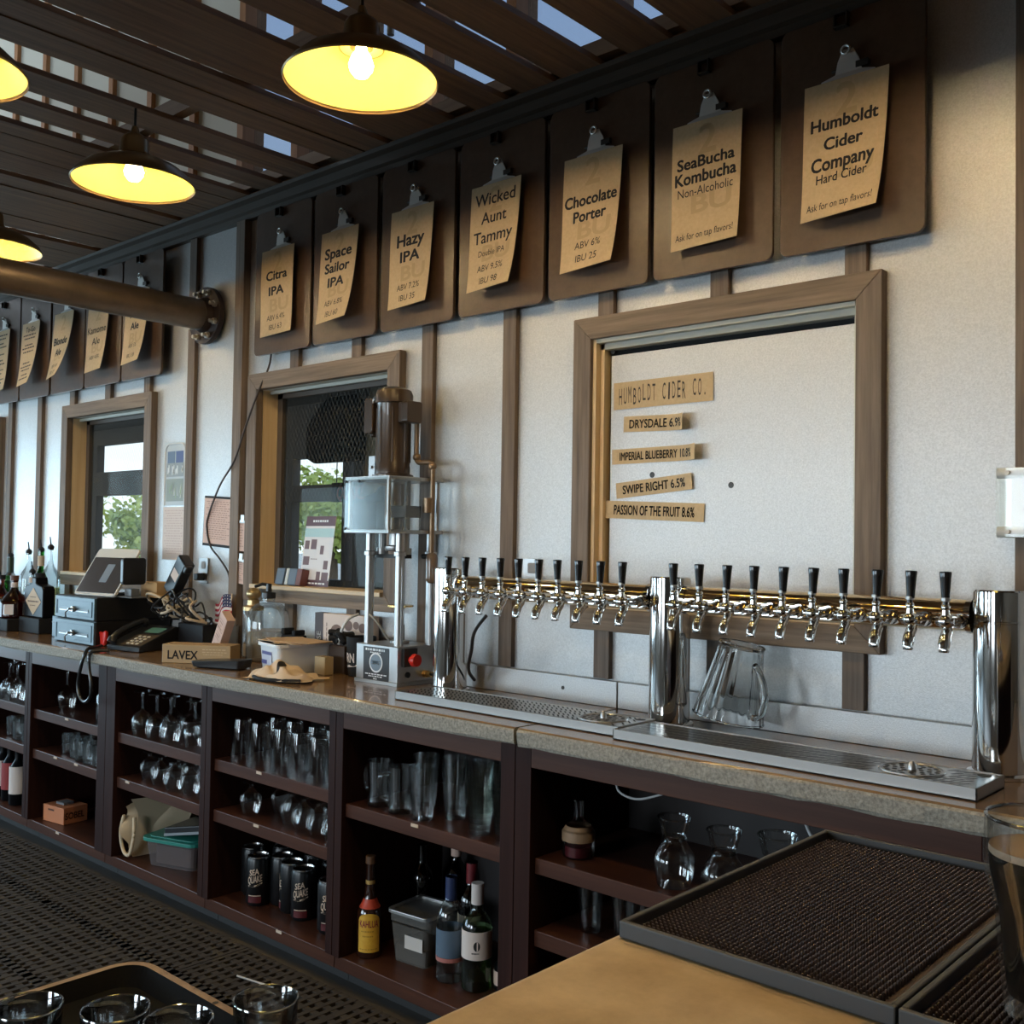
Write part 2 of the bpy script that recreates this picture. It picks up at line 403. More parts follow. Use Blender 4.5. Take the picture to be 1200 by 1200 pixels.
WGL = wire_glass('wired_safety_glass')
for nm, a, b in WIN:
    p = thing('window_' + nm, None, None); p['kind'] = 'structure'
    frame_boards(p, a, b); jambs(p, a, b, WY, WY + .10)
    G().box(a + FW, b - FW, WY + .086, WY + .09, WZ0 + FW, WZ1 - FW).build('window_glass', WGL, p)
    g = G(); q = [(a + FW, a + FW + .035, WZ0 + FW, WZ1 - FW), (b - FW - .012, b - FW, WZ0 + FW, WZ1 - FW), (a + FW, b - FW, WZ1 - FW - .03, WZ1 - FW)]
    for x0, x1, c, d in q: g.box(x0, x1, WY + .075, WY + .10, c, d)
    g.build('window_sash', M('dark_sash', (.11, .085, .065), .6), p)

# ---------------------------------------------------------------- room and yard seen through the windows
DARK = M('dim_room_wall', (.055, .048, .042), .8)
def wall_with_holes(name, x0, x1, zt, y0, y1, hs, m):
    """hs: columns (xa, xb, [(za, zb), ...])"""
    g = G(); x = x0
    for a, b, zs in hs:
        g.box(x, a, y0, y1, 0, zt); z = 0
        for c, d in zs: g.box(a, b, y0, y1, z, c); z = d
        g.box(a, b, y0, y1, z, zt); x = b
    g.box(x, x1, y0, y1, 0, zt); return struct(g.build(name, m))
hs = []
for a, b in ((-15.6, -14.2), (-13.3, -11.9)): hs.append((a, b, [(1.05, 1.93), (2.24, 2.60)]))
hs += [(-9.19, -9.06, [(1.2, 1.80), (1.96, 2.26)]), (-8.96, -8.13, [(1.0, 1.79), (1.96, 2.24)]), (-8.07, -7.96, [(1.0, 1.79), (1.94, 2.20)]), (-7.6, -6.6, [(1.0, 1.79), (1.96, 2.24)]), (-5.2, -3.6, [(1.0, 2.2)])]
wall_with_holes('wall_outer', -17, 3, 3.0, 6.5, 6.6, hs, DARK)
struct(G().box(-17, 3, WY + .1, 6.6, -.1, 0).build('floor_beyond', FLOORM))
struct(G().box(-17, 3, WY + .11, 6.7, 2.80, 2.86).build('ceiling_beyond', DARK))
struct(G().box(3, 3.1, WY + .1, 6.6, 0, 2.86).build('wall_beyond', DARK))
GROUND = M('pale_yard_ground', (.48, .44, .36), .9, noise=(.4, (.6, .56, .48), .3, .7))
o = G().box(-90, 60, 6.7, 120, -.25, -.2).build('yard_ground', GROUND); o['kind'] = 'structure'
LEAF = M('leaf_green', (.20, .30, .06), .7, noise=(1.4, (.60, .62, .15), .3, .7)); TRUNK = M('tree_bark', (.14, .10, .07), .9)
def tree(x, y, cz, r, label, sq=.8):
    t = thing('tree', label, 'tree', (x, y, -.2)); t['group'] = 'trees in the yard beyond the windows'
    G().tube([(0, 0, 0), (.05, 0, cz * .5), (0, .05, cz)], [.16 * r / 1.2, .12 * r / 1.2, .06], 8).build('trunk', TRUNK, t)
    g = G(); cl = []
    for k in range(22):
        a = random.uniform(0, 2 * PI); e = random.uniform(-.8, 1); q = r * random.uniform(.35, .8)
        cl.append((q * math.cos(a) * math.sqrt(max(0, 1 - e * e * .8)), q * math.sin(a) * math.sqrt(max(0, 1 - e * e * .8)), cz + e * r * .6 * sq, r * random.uniform(.22, .4)))
    for cx, cy, c3, cr in cl:
        for _ in range(150):
            v = Vector((random.gauss(0, 1), random.gauss(0, 1), random.gauss(0, 1))).normalized() * cr * random.uniform(.7, 1.05)
            p = Vector((cx, cy, c3)) + v; u = Vector((random.gauss(0, 1), random.gauss(0, 1), random.gauss(0, 1))).normalized(); ww = v.cross(u).normalized() * .045 * r; u = u * .045 * r
            g.add([p - u, p + ww, p + u, p - ww], [(0, 1, 2, 3)])
    g.build('crown', LEAF, t)
tree(-17.4, 13.6, 2.0, 1.55, 'bushy green tree seen through the window behind the can seaming machine')
tree(-26.2, 14.5, 1.75, 1.6, 'spreading green tree seen through the window behind the tablet')
tree(-16.0, 16.5, 1.3, 1.2, 'smaller green tree standing behind the bushy one outside')
# black sign with pale letters hanging behind the second window
SHIRT = M('matt_black_board', (.012, .012, .013), .9, spec=.1)
t = thing('hanging_sign', 'black octagonal sign with pale block letters hanging behind the wired glass', 'sign', (-4.15, 3.3, 1.80))
G().prism([(-.27, .03), (-.27, .19), (-.18, .28), (-.09, .335), (.12, .335), (.21, .29), (.27, .20), (.27, .03), (.20, 0), (-.20, 0)], lambda a, b, tt: (a, -.012 + .024 * tt, b)).build('sign_board', SHIRT, t)
f = lambda u, v: (u, -.0135, v)
G().text('SEA', f, w=.27, h=.10, cx=.095, cy=.058, bold=.03).build('lettering', M('cream_print', (.62, .55, .45), .8), t)
for x_ in (-.09, .12): G().tube([(x_, 0, .33), (x_, 0, .9985)], .003, 6).build('hanging_cord', BLACKP, t)
t = thing('small_hanging_sign', 'small black sign with red letters hanging below the octagonal sign', 'sign', (-4.15, 3.36, 1.60))
G().box(-.13, .27, -.008, .008, 0, .10).build('sign_board', SHIRT, t)
G().text('QUAKE', lambda u, v: (u, -.0095, v), w=.22, h=.070, cx=.02, cy=.05, bold=.03, shear=.2).build('lettering', M('red_print', (.55, .07, .05), .8), t)
for x_ in (-.10, .24): G().tube([(x_, 0, .10), (x_, 0, 1.1985)], .003, 6).build('hanging_cord', BLACKP, t)
# beige cloth hanging beside it
g = G().sheet(lambda u, v: (-.10 - .05 * v + (.16 + .16 * v) * u, .02 * math.sin(9 * u) * (.3 + v), .56 - .62 * v + .05 * math.sin(3 * u) * (v > .95)), 14, 10)
o = g.build('hanging_cloth', CREAM, loc=(-3.70, 3.20, 1.67)); tag(o, 'beige cloth hanging behind the motor, seen through the wired glass', 'cloth')
G().tube([(.02, .01, .55), (.02, .01, 1.1285)], .004, 6).build('hanging_cord', BLACKP, o)

# ================================================================ menu board set into the wall
t = thing('menu_board', 'large metal menu board in a weathered wood frame above the taps', 'menu board', ((MB[0] + MB[1]) / 2, WY, WZ0))
inv = Matrix.Translation((-(MB[0] + MB[1]) / 2, -WY, -WZ0))
class GP(G):            # builder whose coordinates are given in room space under a thing placed at `at`
    def __init__(s, at): super().__init__(); s.at = Vector(at)
    def build(s, *a, **k):
        s.v = [tuple(Vector(p) - s.at) for p in s.v]; return super().build(*a, **k)
at = t.location
x0, x1 = MB; yf, yb = WY - .034, WY - .0005; zt, zb = WZ1, WZ0; fw = FW
for nm, pl, m in (('frame_rail', [(x0, zt), (x1, zt), (x1 - fw, zt - fw), (x0 + fw, zt - fw)], FRAMEX), ('frame_rail', [(x0, zb), (x0 + fw, zb + fw), (x1 - fw, zb + fw), (x1, zb)], FRAMEX),
                  ('frame_upright', [(x0, zb), (x0, zt), (x0 + fw, zt - fw), (x0 + fw, zb + fw)], FRAMEZ), ('frame_upright', [(x1, zb), (x1 - fw, zb + fw), (x1 - fw, zt - fw), (x1, zt)], FRAMEZ)):
    GP(at).prism(pl, lambda a, b, tt: (a, yf if tt == 0 else yb, b)).build(nm, m, t, bevel=.0025)
a, b, c, d = x0 + FW, x1 - FW, WZ0 + FW, WZ1 - FW
GP(at).box(a, a + .012, WY - .02, WY + .05, c, d).box(a + .012, a + .026, WY + .004, WY + .05, c, d).build('inner_stop', PINE, t)
GP(at).box(a + .001, b - .001, WY - .030, WY + .0235, c - .001, c + .034).build('inner_sill', PINEX, t, bevel=.002)
GP(at).box(a + .012, b, WY - .02, WY + .05, d - .012, d).box(a + .012, b, WY + .004, WY + .05, d - .03, d - .012).box(b - .008, b, WY - .02, WY + .05, c, d).build('inner_head', M('white_painted_head', (.55, .55, .48), .5), t)
GP(at).box(a, b, WY + .040, WY + .05, c, d).build('shadow_gap', M('gap_black', (.01, .01, .01), .9), t)
PY = WY + .024
GP(at).box(a + .038, b - .012, PY, PY + .006, c + .030, d - .048).build('panel', WALL, t, bevel=.001)
for (px, pz) in ((-1.90, 2.004), (-1.122, 2.008), (-1.748, 1.616), (-1.482, 1.579)):
    GP(at).lathe([(0, -.004), (.008, -.004), (.009, 0), (.0, .001)], n=12, X=Matrix.Translation((px, PY - .001, pz)) @ Matrix.Rotation(PI / 2, 4, 'X')).build('screw', M('dark_screw', (.05, .045, .04), .4, .7), t)

# paper strips held to the board
def strip(txt, c, w, h, tilt, label, curl=0, lift=.003, bold=.02, hand=False, lean=0, ink=INK, tk=.82):
    t = thing('paper_strip', label, 'paper strip', (c[0], PY - lift, c[1]), group='kraft paper strips on the menu board')
    ca, sa = math.cos(math.radians(tilt)), math.sin(math.radians(tilt))
    def f(u, v, off=0):     # u, v metres from the centre
        k = max(0, (u / w + .5) - .72) / .28
        y = -curl * k * k - off
        uu = u - curl * .25 * k * k
        return (uu * ca - v * sa, y, uu * sa + v * ca)
    g = G().sheet(lambda i, j: f((i - .5) * w, (.5 - j) * h), 24, 2)
    g.sheet(lambda i, j: f((i - .5) * w, (.5 - j) * h, -.0006), 24, 2); g.build('sheet', KRAFT, t)
    g = G()
    if hand:
        n = len(txt); ww = w * .9 / n; random.seed(3)
        for i, chh in enumerate(txt):
            if chh == ' ': continue
            cx = -w * .45 + ww * (i + .5)
            g.text(chh, lambda u, v: f(u, v, .0008), w=ww * (.30 if chh == 'I' else .2 if chh == '.' else .62), h=h * (.60 if chh != '.' else .1), cx=cx, cy=h * .02 * random.uniform(-3, 3) - (.25 * h if chh == '.' else 0), shear=random.uniform(-.08, .08), bold=0)
    else: g.text(txt, lambda u, v: f(u, v, .0008), w=w * tk, h=h * .56, bold=bold)
    g.build('lettering', ink, t)
strip('HUMBOLDT CIDER CO.', (-1.716, 1.862), .350, .083, .4, 'widest kraft paper strip, hand-lettered, topmost on the menu board', lift=.004, hand=True, ink=INKG)
strip('DRYSDALE 6.9%', (-1.733, 1.770), .240, .048, -1.5, 'short curling kraft strip ending 6.9% under the hand-lettered one', curl=.035)
strip('IMPERIAL BLUEBERRY 10.8%', (-1.733, 1.676), .325, .046, .5, 'long curling kraft strip ending 10.8%, middle of the menu board', curl=.035)
strip('SWIPE RIGHT 6.5%', (-1.741, 1.582), .275, .048, 5, 'tilted kraft strip ending 6.5%, second from the bottom', curl=.006)
strip('PASSION OF THE FRUIT 8.6%', (-1.741, 1.508), .350, .054, -2.2, 'bottom kraft strip ending 8.6%, overlapping the board edge', lift=.004)

def squiggle(g, fn, w, h, cy, cx=0, mi=0):
    """a line of print too small to read: a row of word-long dashes"""
    x = -w / 2
    while x < w / 2 - .008:
        d = min(random.uniform(.008, .026) * w / .17, w / 2 - x)
        g.add([fn(cx + x, cy - h * .32), fn(cx + x + d, cy - h * .32), fn(cx + x + d, cy + h * .32), fn(cx + x, cy + h * .32)], [(0, 1, 2, 3)], mi)
        x += d + .006 * w / .17
# ================================================================ clipboards and their sheets
KB = .9906; CZ0, CZ1 = 2.172, 2.772; CW = .380
def clipboard(cx, label):
    t = thing('clipboard', label, 'clipboard', (cx * KB, WY - .045, CZ0), group='dark clipboards along the wall')
    h = CZ1 - CZ0
    G().prism([(a, b + h / 2) for a, b in rrect(CW, h, .022)], lambda a, b, tt: (a, -.012 + .012 * tt, b)).build('board', BOARD, t, bevel=.0015)
    G().cyl((-.02, .0, .578), (-.02, .0445, .578), .008, n=10).cyl((0, 0, .06), (0, .0445, .06), .008, n=10).build('wall_peg', STEELD, t)
    cxx = 0; zb = .415
    g = G().prism([(cxx - .078, zb), (cxx - .070, zb + .016), (cxx - .035, zb + .026), (cxx - .028, zb + .055), (cxx - .014, zb + .082), (cxx + .014, zb + .082), (cxx + .028, zb + .055), (cxx + .035, zb + .026), (cxx + .070, zb + .016), (cxx + .078, zb)],
                  lambda a, b, tt: (a, -.021 - .10 * max(0, b - zb - .03) + .003 * tt - .006 * math.cos(min(1, max(0, (b - zb) / .025)) * PI / 2), b))
    cl = g.build('clip', CLIPM, t, bevel=.001)
    G().tube(arc((cxx - .004, -.030, zb + .080), .0105, 0, 360, 16)[:-1], .0032, 6, closed=True).build('clip_ring', CLIPM, cl)
    G().cyl((cxx - .045, -.017, zb + .038), (cxx + .045, -.017, zb + .038), .004, n=8).box(cxx + .02, cxx + .052, -.024, -.013, zb + .030, zb + .046).build('clip_spring', M('dark_spring', (.08, .075, .07), .4, .8), cl)
    hx = -.02
    G().box(hx - .018, hx + .018, -.030, -.012, .560, .563).box(hx - .018, hx + .018, -.030, -.012, .594, .597).box(hx - .018, hx - .015, -.030, -.012, .560, .597).box(hx + .015, hx + .018, -.030, -.012, .560, .597).build('hanger_bracket', M('bronze_bracket', (.07, .06, .05), .5, .6), t)
    return t
def sheet(cx, lines, label, lift=.045, side=.5, ghost=True, tone=None):
    """lines: (text, height from the top 0..1, letter height m, width m or None, bold)"""
    pw, ph = .221, .357
    t = thing('menu_sheet', label, 'menu sheet', (cx * KB, WY - .0805, 2.594), group='kraft menu sheets on the clipboards')
    def f(u, v, off=0):   # u across, v down from the top (metres)
        k = v / ph; s = u / pw + .5
        return (u - .035 * lift * 10 * k * k * s * .9, -lift * (k ** 2) * (1 - side + side * s) - .003 * math.sin(5 * k) - off, -v + .006 * s * k)
    G().sheet(lambda i, j: f((i - .5) * pw, j * ph), 8, 18).sheet(lambda i, j: f((i - .5) * pw, j * ph, -.0006), 8, 18).build('sheet', tone or KRAFT, t)
    if ghost:
        g = G(); fo = lambda u, v: f(u, -v, .0004)
        g.text('2', fo, h=.085, cx=.004, cy=-.055, bold=.02); g.text('BU', fo, w=.13, h=.055, cx=.02, cy=-.235, bold=.024); g.build('faint_print', GHOST, t)
    g = G()
    for tx, ky, lh, lw, bo in lines:
        if not tx: squiggle(g, lambda u, v: f(u, -v, .0010), lw, lh, -ky * ph); continue
        g.text(tx, lambda u, v: f(u, -v, .0010), w=lw, h=lh, cy=-ky * ph, bold=bo)
    g.build('lettering', INK, t); return t
B = .028
SIGNS = [(-3.556, [('Citra', .31, .040, .145, B), ('IPA', .49, .037, .105, B), ('ABV 6.4%', .80, .022, .125, 0), ('IBU 63', .91, .022, .09, 0)], 'kraft menu sheet reading ABV 6.4% IBU 63', .012),
         (-3.152, [('Space', .245, .042, .165, B), ('Sailor', .41, .040, .155, B), ('IPA', .57, .038, .105, B), ('ABV 6.8%', .80, .022, .125, 0), ('IBU 60', .92, .022, .09, 0)], 'kraft menu sheet reading ABV 6.8% IBU 60', .05),
         (-2.740, [('Hazy', .32, .044, .145, B), ('IPA', .49, .040, .105, B), ('ABV 7.2%', .80, .022, .125, 0), ('IBU 35', .91, .022, .09, 0)], 'kraft menu sheet reading ABV 7.2% IBU 35', .03),
         (-2.330, [('Wicked', .14, .042, .18, .012), ('Aunt', .32, .040, .115, .012), ('Tammy', .50, .040, .18, .012), ('Double IPA', .655, .020, .125, 0), ('ABV 9.5%', .80, .022, .125, 0), ('IBU 98', .92, .022, .09, 0)], 'kraft menu sheet reading ABV 9.5% IBU 98', .045),
         (-1.925, [('Chocolate', .395, .038, .203, B), ('Porter', .535, .036, .13, B), ('ABV 6%', .79, .022, .105, 0), ('IBU 25', .905, .022, .088, 0)], 'kraft menu sheet reading ABV 6% IBU 25', .04),
         (-1.523, [('SeaBucha', .325, .034, .185, B), ('Kombucha', .445, .036, .198, B), ('Non-Alcoholic', .555, .025, .178, 0), ('Ask for on tap flavors!', .905, .019, .19, 0)], 'kraft menu sheet marked Non-Alcoholic above a flavors line', .018),
         (-1.117, [('Humboldt', .31, .034, .18, B), ('Cider', .46, .033, .105, B), ('Company', .60, .036, .172, B), ('Hard Cider', .71, .025, .14, .01), ('Ask for on tap flavors!', .91, .019, .187, 0)], 'kraft menu sheet marked Hard Cider, rightmost of all', .045)]
LEFT = [(-4.708, [('Fog -', .18, .036, .10, 0), ('Pale', .32, .038, .11, B), ('Ale', .49, .036, .085, B), ('ABV 5%', .76, .02, .09, 0), ('IBU 38', .90, .02, .09, 0)], 'dark clipboard behind the pipe, first left of the pipe flange', 'kraft menu sheet partly hidden under the steel pipe', .05),
        (-5.105, [('Kamome', .40, .036, .20, .004), ('Ale', .565, .036, .09, .004), ('ABV 4.8%', .80, .02, .12, 0)], 'dark clipboard second left of the pipe flange', 'kraft menu sheet second left of the pipe flange', .04),
        (-5.50, [('Blonde', .435, .042, .17, B), ('Ale', .61, .038, .085, B), ('ABV 4.8%', .82, .019, .1, 0), ('IBU 20', .92, .019, .09, 0)], 'dark clipboard third left of the pipe flange', 'kraft menu sheet third left of the pipe flange', .085),
        (-5.91, [('To-Go', .11, .032, .12, .008)] + [('', k, .012, .17 - .03 * (i % 3), 0) for i, k in enumerate((.20, .255, .36, .41, .47, .65, .71, .76, .84, .90))], 'dark clipboard second from the left edge of the photo', 'kraft sheet of small to-go lines under a dark clip', .06),
        (-6.31, [('', k, .012, .17 - .04 * (i % 3), 0) for i, k in enumerate((.08, .14, .22, .28, .40, .50, .56, .66, .72, .82, .88))], 'dark clipboard at the left edge of the photo', 'kraft sheet of small lines at the left edge of the photo', .03)]
for i, (cx, lines, ls, lift) in enumerate(SIGNS):
    clipboard(cx, 'dark clipboard at the right end of the long row' if i == 6 else 'dark clipboard, %s from the right in the long row of seven' % ORD[6 - i]); sheet(cx, lines, ls, lift)
for cx, lines, lb, ls, lift in LEFT:
    clipboard(cx, lb); sheet(cx, lines, ls, lift, ghost=cx > -5.8)

# ================================================================ back bar: worktop slabs and open cabinets
def slab(name, x0, x1, label, th=.045):
    y0 = 2.046
    pr = [(y0 + .006, CZ), (WY - .001, CZ), (WY - .001, CZ - th), (y0 + .004, CZ - th), (y0, CZ - th + .006), (y0 - .001, CZ - .010), (y0 + .001, CZ - .004)]
    g = G(); nseg = 40; v = []; f = []; mi = []
    for i in range(nseg + 1):
        x = x0 + (x1 - x0) * i / nseg
        for k, (a, b) in enumerate(pr):
            v.append((x, a + (random.uniform(-.0025, .002) if k in (3, 4, 5, 6) else 0), b + (random.uniform(-.004, .001) if k in (3, 4) else 0)))
    m = len(pr)
    for i in range(nseg):
        for k in range(m):
            j = (k + 1) % m
            g_ = (i * m + k, (i + 1) * m + k, (i + 1) * m + j, i * m + j); f.append(g_); mi.append(0 if k in (0, 6) else 1)
    f += [tuple(range(m)), tuple(range(nseg * m, nseg * m + m))[::-1]]; mi += [1, 1]
    g.v = v; g.f = [list(q) for q in f]; g.mi = mi; g.sm = [False] * len(f)
    o = g.build(name, [CTOP, CEDGE]); tag(o, label, 'worktop', 'concrete worktop slabs'); return o
slab('concrete_worktop', -9.2, -1.822, 'long concrete worktop slab carrying the cash drawers and seaming machine')
slab('concrete_worktop', -1.812, .6, 'concrete worktop slab with rounded rough edge under the right drip tray', .046)

YF, YB = 2.078, 2.535
BAYS = [(-6.365, -5.615, 'at the far left edge of the photo'), (-5.615, -4.865, 'under the liquor bottles, with wine bottles at the bottom'), (-4.865, -4.115, 'under the cash drawers, with an orange box at the bottom'), (-4.115, -3.357, 'with stemware and a teal lidded tub'),
        (-3.357, -2.606, 'with upside-down pint glasses over black cans'), (-2.606, -1.845, 'with handled mugs over liqueur bottles'), (-1.845, -.62, 'holding the glass carafes, right end of the back bar')]
SH = {0: (.605, .422), 1: (.605, .422), 2: (.605, .422), 3: (.605, .422), 4: (.605, .422), 5: (.578,), 6: (.575, .386)}
for i, (a, b, lb) in enumerate(BAYS):
    t = thing('open_cabinet', 'dark wood open shelf cabinet ' + lb, 'cabinet', (a, YF, 0), group='open cabinets of the back bar')
    W_ = b - a; D_ = YB - YF; e = .0012
    wl = .036 if i != 3 and i != 2 else .03; wr = .034
    if i == 2: wr = .07
    if i == 3: wl = .075
    if i in (5,): wr = .052
    if i == 6: wl = .056
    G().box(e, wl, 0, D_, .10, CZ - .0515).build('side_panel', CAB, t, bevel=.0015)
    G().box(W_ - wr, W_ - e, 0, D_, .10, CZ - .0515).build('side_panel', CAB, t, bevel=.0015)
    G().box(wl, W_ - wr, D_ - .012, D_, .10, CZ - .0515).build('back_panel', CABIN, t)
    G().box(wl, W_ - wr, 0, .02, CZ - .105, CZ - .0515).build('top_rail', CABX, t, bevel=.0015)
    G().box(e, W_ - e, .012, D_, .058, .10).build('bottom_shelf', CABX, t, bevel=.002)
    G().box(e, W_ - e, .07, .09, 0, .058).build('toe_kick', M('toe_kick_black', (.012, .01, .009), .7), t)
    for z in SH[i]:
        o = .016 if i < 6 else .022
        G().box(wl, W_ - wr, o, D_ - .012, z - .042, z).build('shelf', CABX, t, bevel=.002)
for (x, z) in ((-4.50, .590), (-4.60, .407), (-4.40, .407), (-3.95, .407), (-3.04, .590), (-3.05, .407), (-2.90, .085), (-4.55, .085), (-2.25, .563)):
    o = G().box(x - .015, x + .015, YF + .0135 if z > .1 else YF + .0095, YF + .016 if z > .1 else YF + .012, z + .004, z + .013).build('shelf_tag', M('shelf_tag_paper', (.62, .48, .36), .7))
    tag(o, 'small pale tag stuck on a dark shelf edge', 'tag', 'pale tags on the shelf edges')

# metal splash strip along the wall behind the taps
for a, b, lb in ((-2.62, -1.826, 'low metal splash strip behind the left drip tray'), (-1.820, .3, 'low metal splash strip behind the right drip tray')):
    o = G().box(a, b, WY - .036, WY - .0205, CZ + .001, .998).build('splash_strip', WALL, bevel=.001); tag(o, lb, 'splash strip')
    if a < -2: G().lathe([(0, 0), (.006, 0), (.006, .002), (0, .003)], n=10, X=Matrix.Translation((-2.03, WY - .036, .960)) @ Matrix.Rotation(PI / 2, 4, 'X')).build('screw', MATS['dark_screw'], o)

# ================================================================ drip trays
GRATE = M('grate_steel', (.50, .47, .44), .28, 1.0)
HOLE = M('drain_dark', (.02, .018, .016), .6)
def drip_tray(x0, x1, y0, y1, rx, slant, label):
    z = CZ + .0005; h = .026
    t = thing('drip_tray', label, 'drip tray', ((x0 + x1) / 2, (y0 + y1) / 2, z), group='steel drip trays under the taps')
    A = Vector(t.location)
    g = GP(A); g.box(x0, x1, y0, y1, z, z + .004)
    for q in ((x0, x1, y0, y0 + .004), (x0, x1, y1 - .004, y1), (x0, x0 + .004, y0, y1), (x1 - .004, x1, y0, y1)): g.box(*q, z, z + h)
    g.build('tray_pan', M('tray_steel', (.30, .285, .27), .42, 1.0), t, bevel=.001)
    # grate: rows of slanted slots pressed in the sheet
    g = GP(A); zt = z + h - .002; e = .0042
    g.box(x0 + e, x1 - e, y0 + e, y1 - e, zt - .003, zt)
    ry = (y0 + y1) / 2; sp = .0165; ya, yb = y0 + .012, y1 - .012; sl = slant * (yb - ya) * .95
    for i in range(int((x1 - x0) / sp) + 14):
        xa = x0 - 7 * sp + sp * i - sl / 2 + .06
        for j in range(5):
            q0, q1 = (j + .10) / 5, (j + .86) / 5
            p = [(xa + sl * q0 + .006 * (j % 2), ya + (yb - ya) * q0), (xa + sl * q1 + .006 * (j % 2), ya + (yb - ya) * q1)]
            if min(p[0][0], p[1][0]) < x0 + .012 or max(p[0][0], p[1][0]) > x1 - .014: continue
            if min(math.hypot(cx - rx, cy - ry) for cx, cy in p) < .069: continue
            a = .0031
            g.add([(p[0][0] - a, p[0][1], zt + .0009), (p[0][0] + a, p[0][1], zt + .0009), (p[1][0] + a, p[1][1], zt + .0009), (p[1][0] - a, p[1][1], zt + .0009)], [(0, 1, 2, 3)], 1)
    o = g.build('grate', [GRATE, HOLE], t)
    g = GP(A); c = (rx, ry, zt)
    g.lathe([(0, .001), (.060, .001), (.062, .003), (.066, .003), (.067, 0)], c, 32)
    for q, rr in ((6, .020), (10, .036), (16, .052)):
        for k in range(q):
            a = 2 * PI * k / q; px, py = rx + rr * math.cos(a), ry + rr * math.sin(a)
            g.lathe([(0, .0018), (.0058, .0018)], (px, py, zt), 8, 1)
    g.lathe([(.009, 0), (.008, .012), (.004, .018), (0, .018)], c, 12)
    g.build('glass_rinser', [STEEL, HOLE], t)
    g = GP(A); g.lathe([(0, .0006), (.014, .0006)], (x1 - .03, y1 - .03, zt), 14); g.build('finger_hole', HOLE, t)
drip_tray(-2.395, -1.549, 2.135, 2.305, -1.66, -1.0, 'left steel drip tray, beside the seaming machine')
drip_tray(-1.545, -.672, 2.105, 2.275, -.83, .8, 'right steel drip tray, under the nearest taps')

# ================================================================ beer tower: three columns, two rails, twenty faucets
t = thing('beer_tower', 'polished steel beer tower with three columns, two rails and black tap handles', 'beer tower', (-1.6, 2.39, CZ))
A = Vector(t.location); TY = 2.39
RAILREFL = M('steel_rail_warm_reflections', (.92, .74, .48), .08, 1.0)  # steel like the columns; warm reflections are put into its colour
for cx in (-2.415, -1.566, -.716):
    c = (cx, TY, CZ)
    GP(A).lathe([(0, .001), (.066, .001), (.066, .008), (.056, .012), (.0555, .33), (.0568, .331), (.0568, .334), (.0555, .335), (.0555, .398), (.053, .402), (0, .402)], c, 40).build('column', CHROME, t, angle=30)
for a, b in ((-2.36, -1.62), (-1.511, -.771)):
    g = GP(A); g.cyl((a, TY, 1.262), (b, TY, 1.262), .0355, n=28, caps=False)
    g.build('rail', RAILREFL, t)
    for q in (a + .004, b - .004): GP(A).cyl((q - .006, TY, 1.262), (q + .006, TY, 1.262), .040, n=28).build('rail_collar', CHROME, t)
hx = [-2.293 + .0736 * k for k in range(10)] + [-1.466 + .0757 * k for k in range(10)]
HANDLE = M('tap_handle_black', (.010, .010, .011), .22, coat=.3)
def faucet(x, lean):
    o = G()
    # shank and body in the y-z plane, origin where the shank leaves the rail
    o.cyl((0, -.030, 0), (0, -.052, 0), .017, n=18).cyl((0, -.052, 0), (0, -.062, 0), .013, n=16).cyl((0, -.062, 0), (0, -.078, 0), .0165, n=6)
    o.cyl((0, -.078, 0), (0, -.128, .002), .0105, .0115, 14)
    o.ball((0, -.134, .003), .0165, 16, 10).cyl((-.019, -.134, .003), (.019, -.134, .003), .0095, n=14)
    o.tube(smooth_path([(0, -.112, -.004), (0, -.124, -.018), (0, -.139, -.034), (0, -.146, -.050), (0, -.147, -.062)], 4), [.0095] * 4 + [.0115] * 4 + [.0125] * 4 + [.0115] * 4 + [.0105], 14)
    o.cyl((0, -.134, .015), (0, -.135, .030), .009, .007, 12).ball((0, -.135, .033), .0095, 12, 8).cyl((0, -.135, .038), (0, -.136, .052), .0068, .0075, 12)
    b = o.build('faucet', CHROME, t, loc=Vector((x, TY, 1.252)) - A)
    h = G().lathe([(0, .050), (.0085, .050), (.0088, .056), (.0115, .095), (.0128, .106), (.0120, .109), (0, .110)], (0, -.136, 0), 18)
    hm = h.build('tap_handle', HANDLE, b); hm.rotation_euler = (0, math.radians(lean), 0)
    G().lathe([(.0078, .046), (.0095, .047), (.0095, .053), (.0084, .054)], (0, -.136, 0), 16).build('ferrule', STEELD, b)
for k, x in enumerate(hx): faucet(x, random.uniform(-1.5, 2.5))
# black beer line hanging from one faucet to the tray
o = G().tube(smooth_path([(-2.118, 2.245, 1.188), (-2.165, 2.255, 1.15), (-2.215, 2.29, 1.115), (-2.25, 2.32, 1.07), (-2.30, 2.36, 1.02), (-2.335, 2.40, .985), (-2.35, 2.44, .957)], 5), .0055, 8).build('drip_hose', BLACKP)
tag(o, 'black hose hanging from a left tap down to the first column', 'hose')

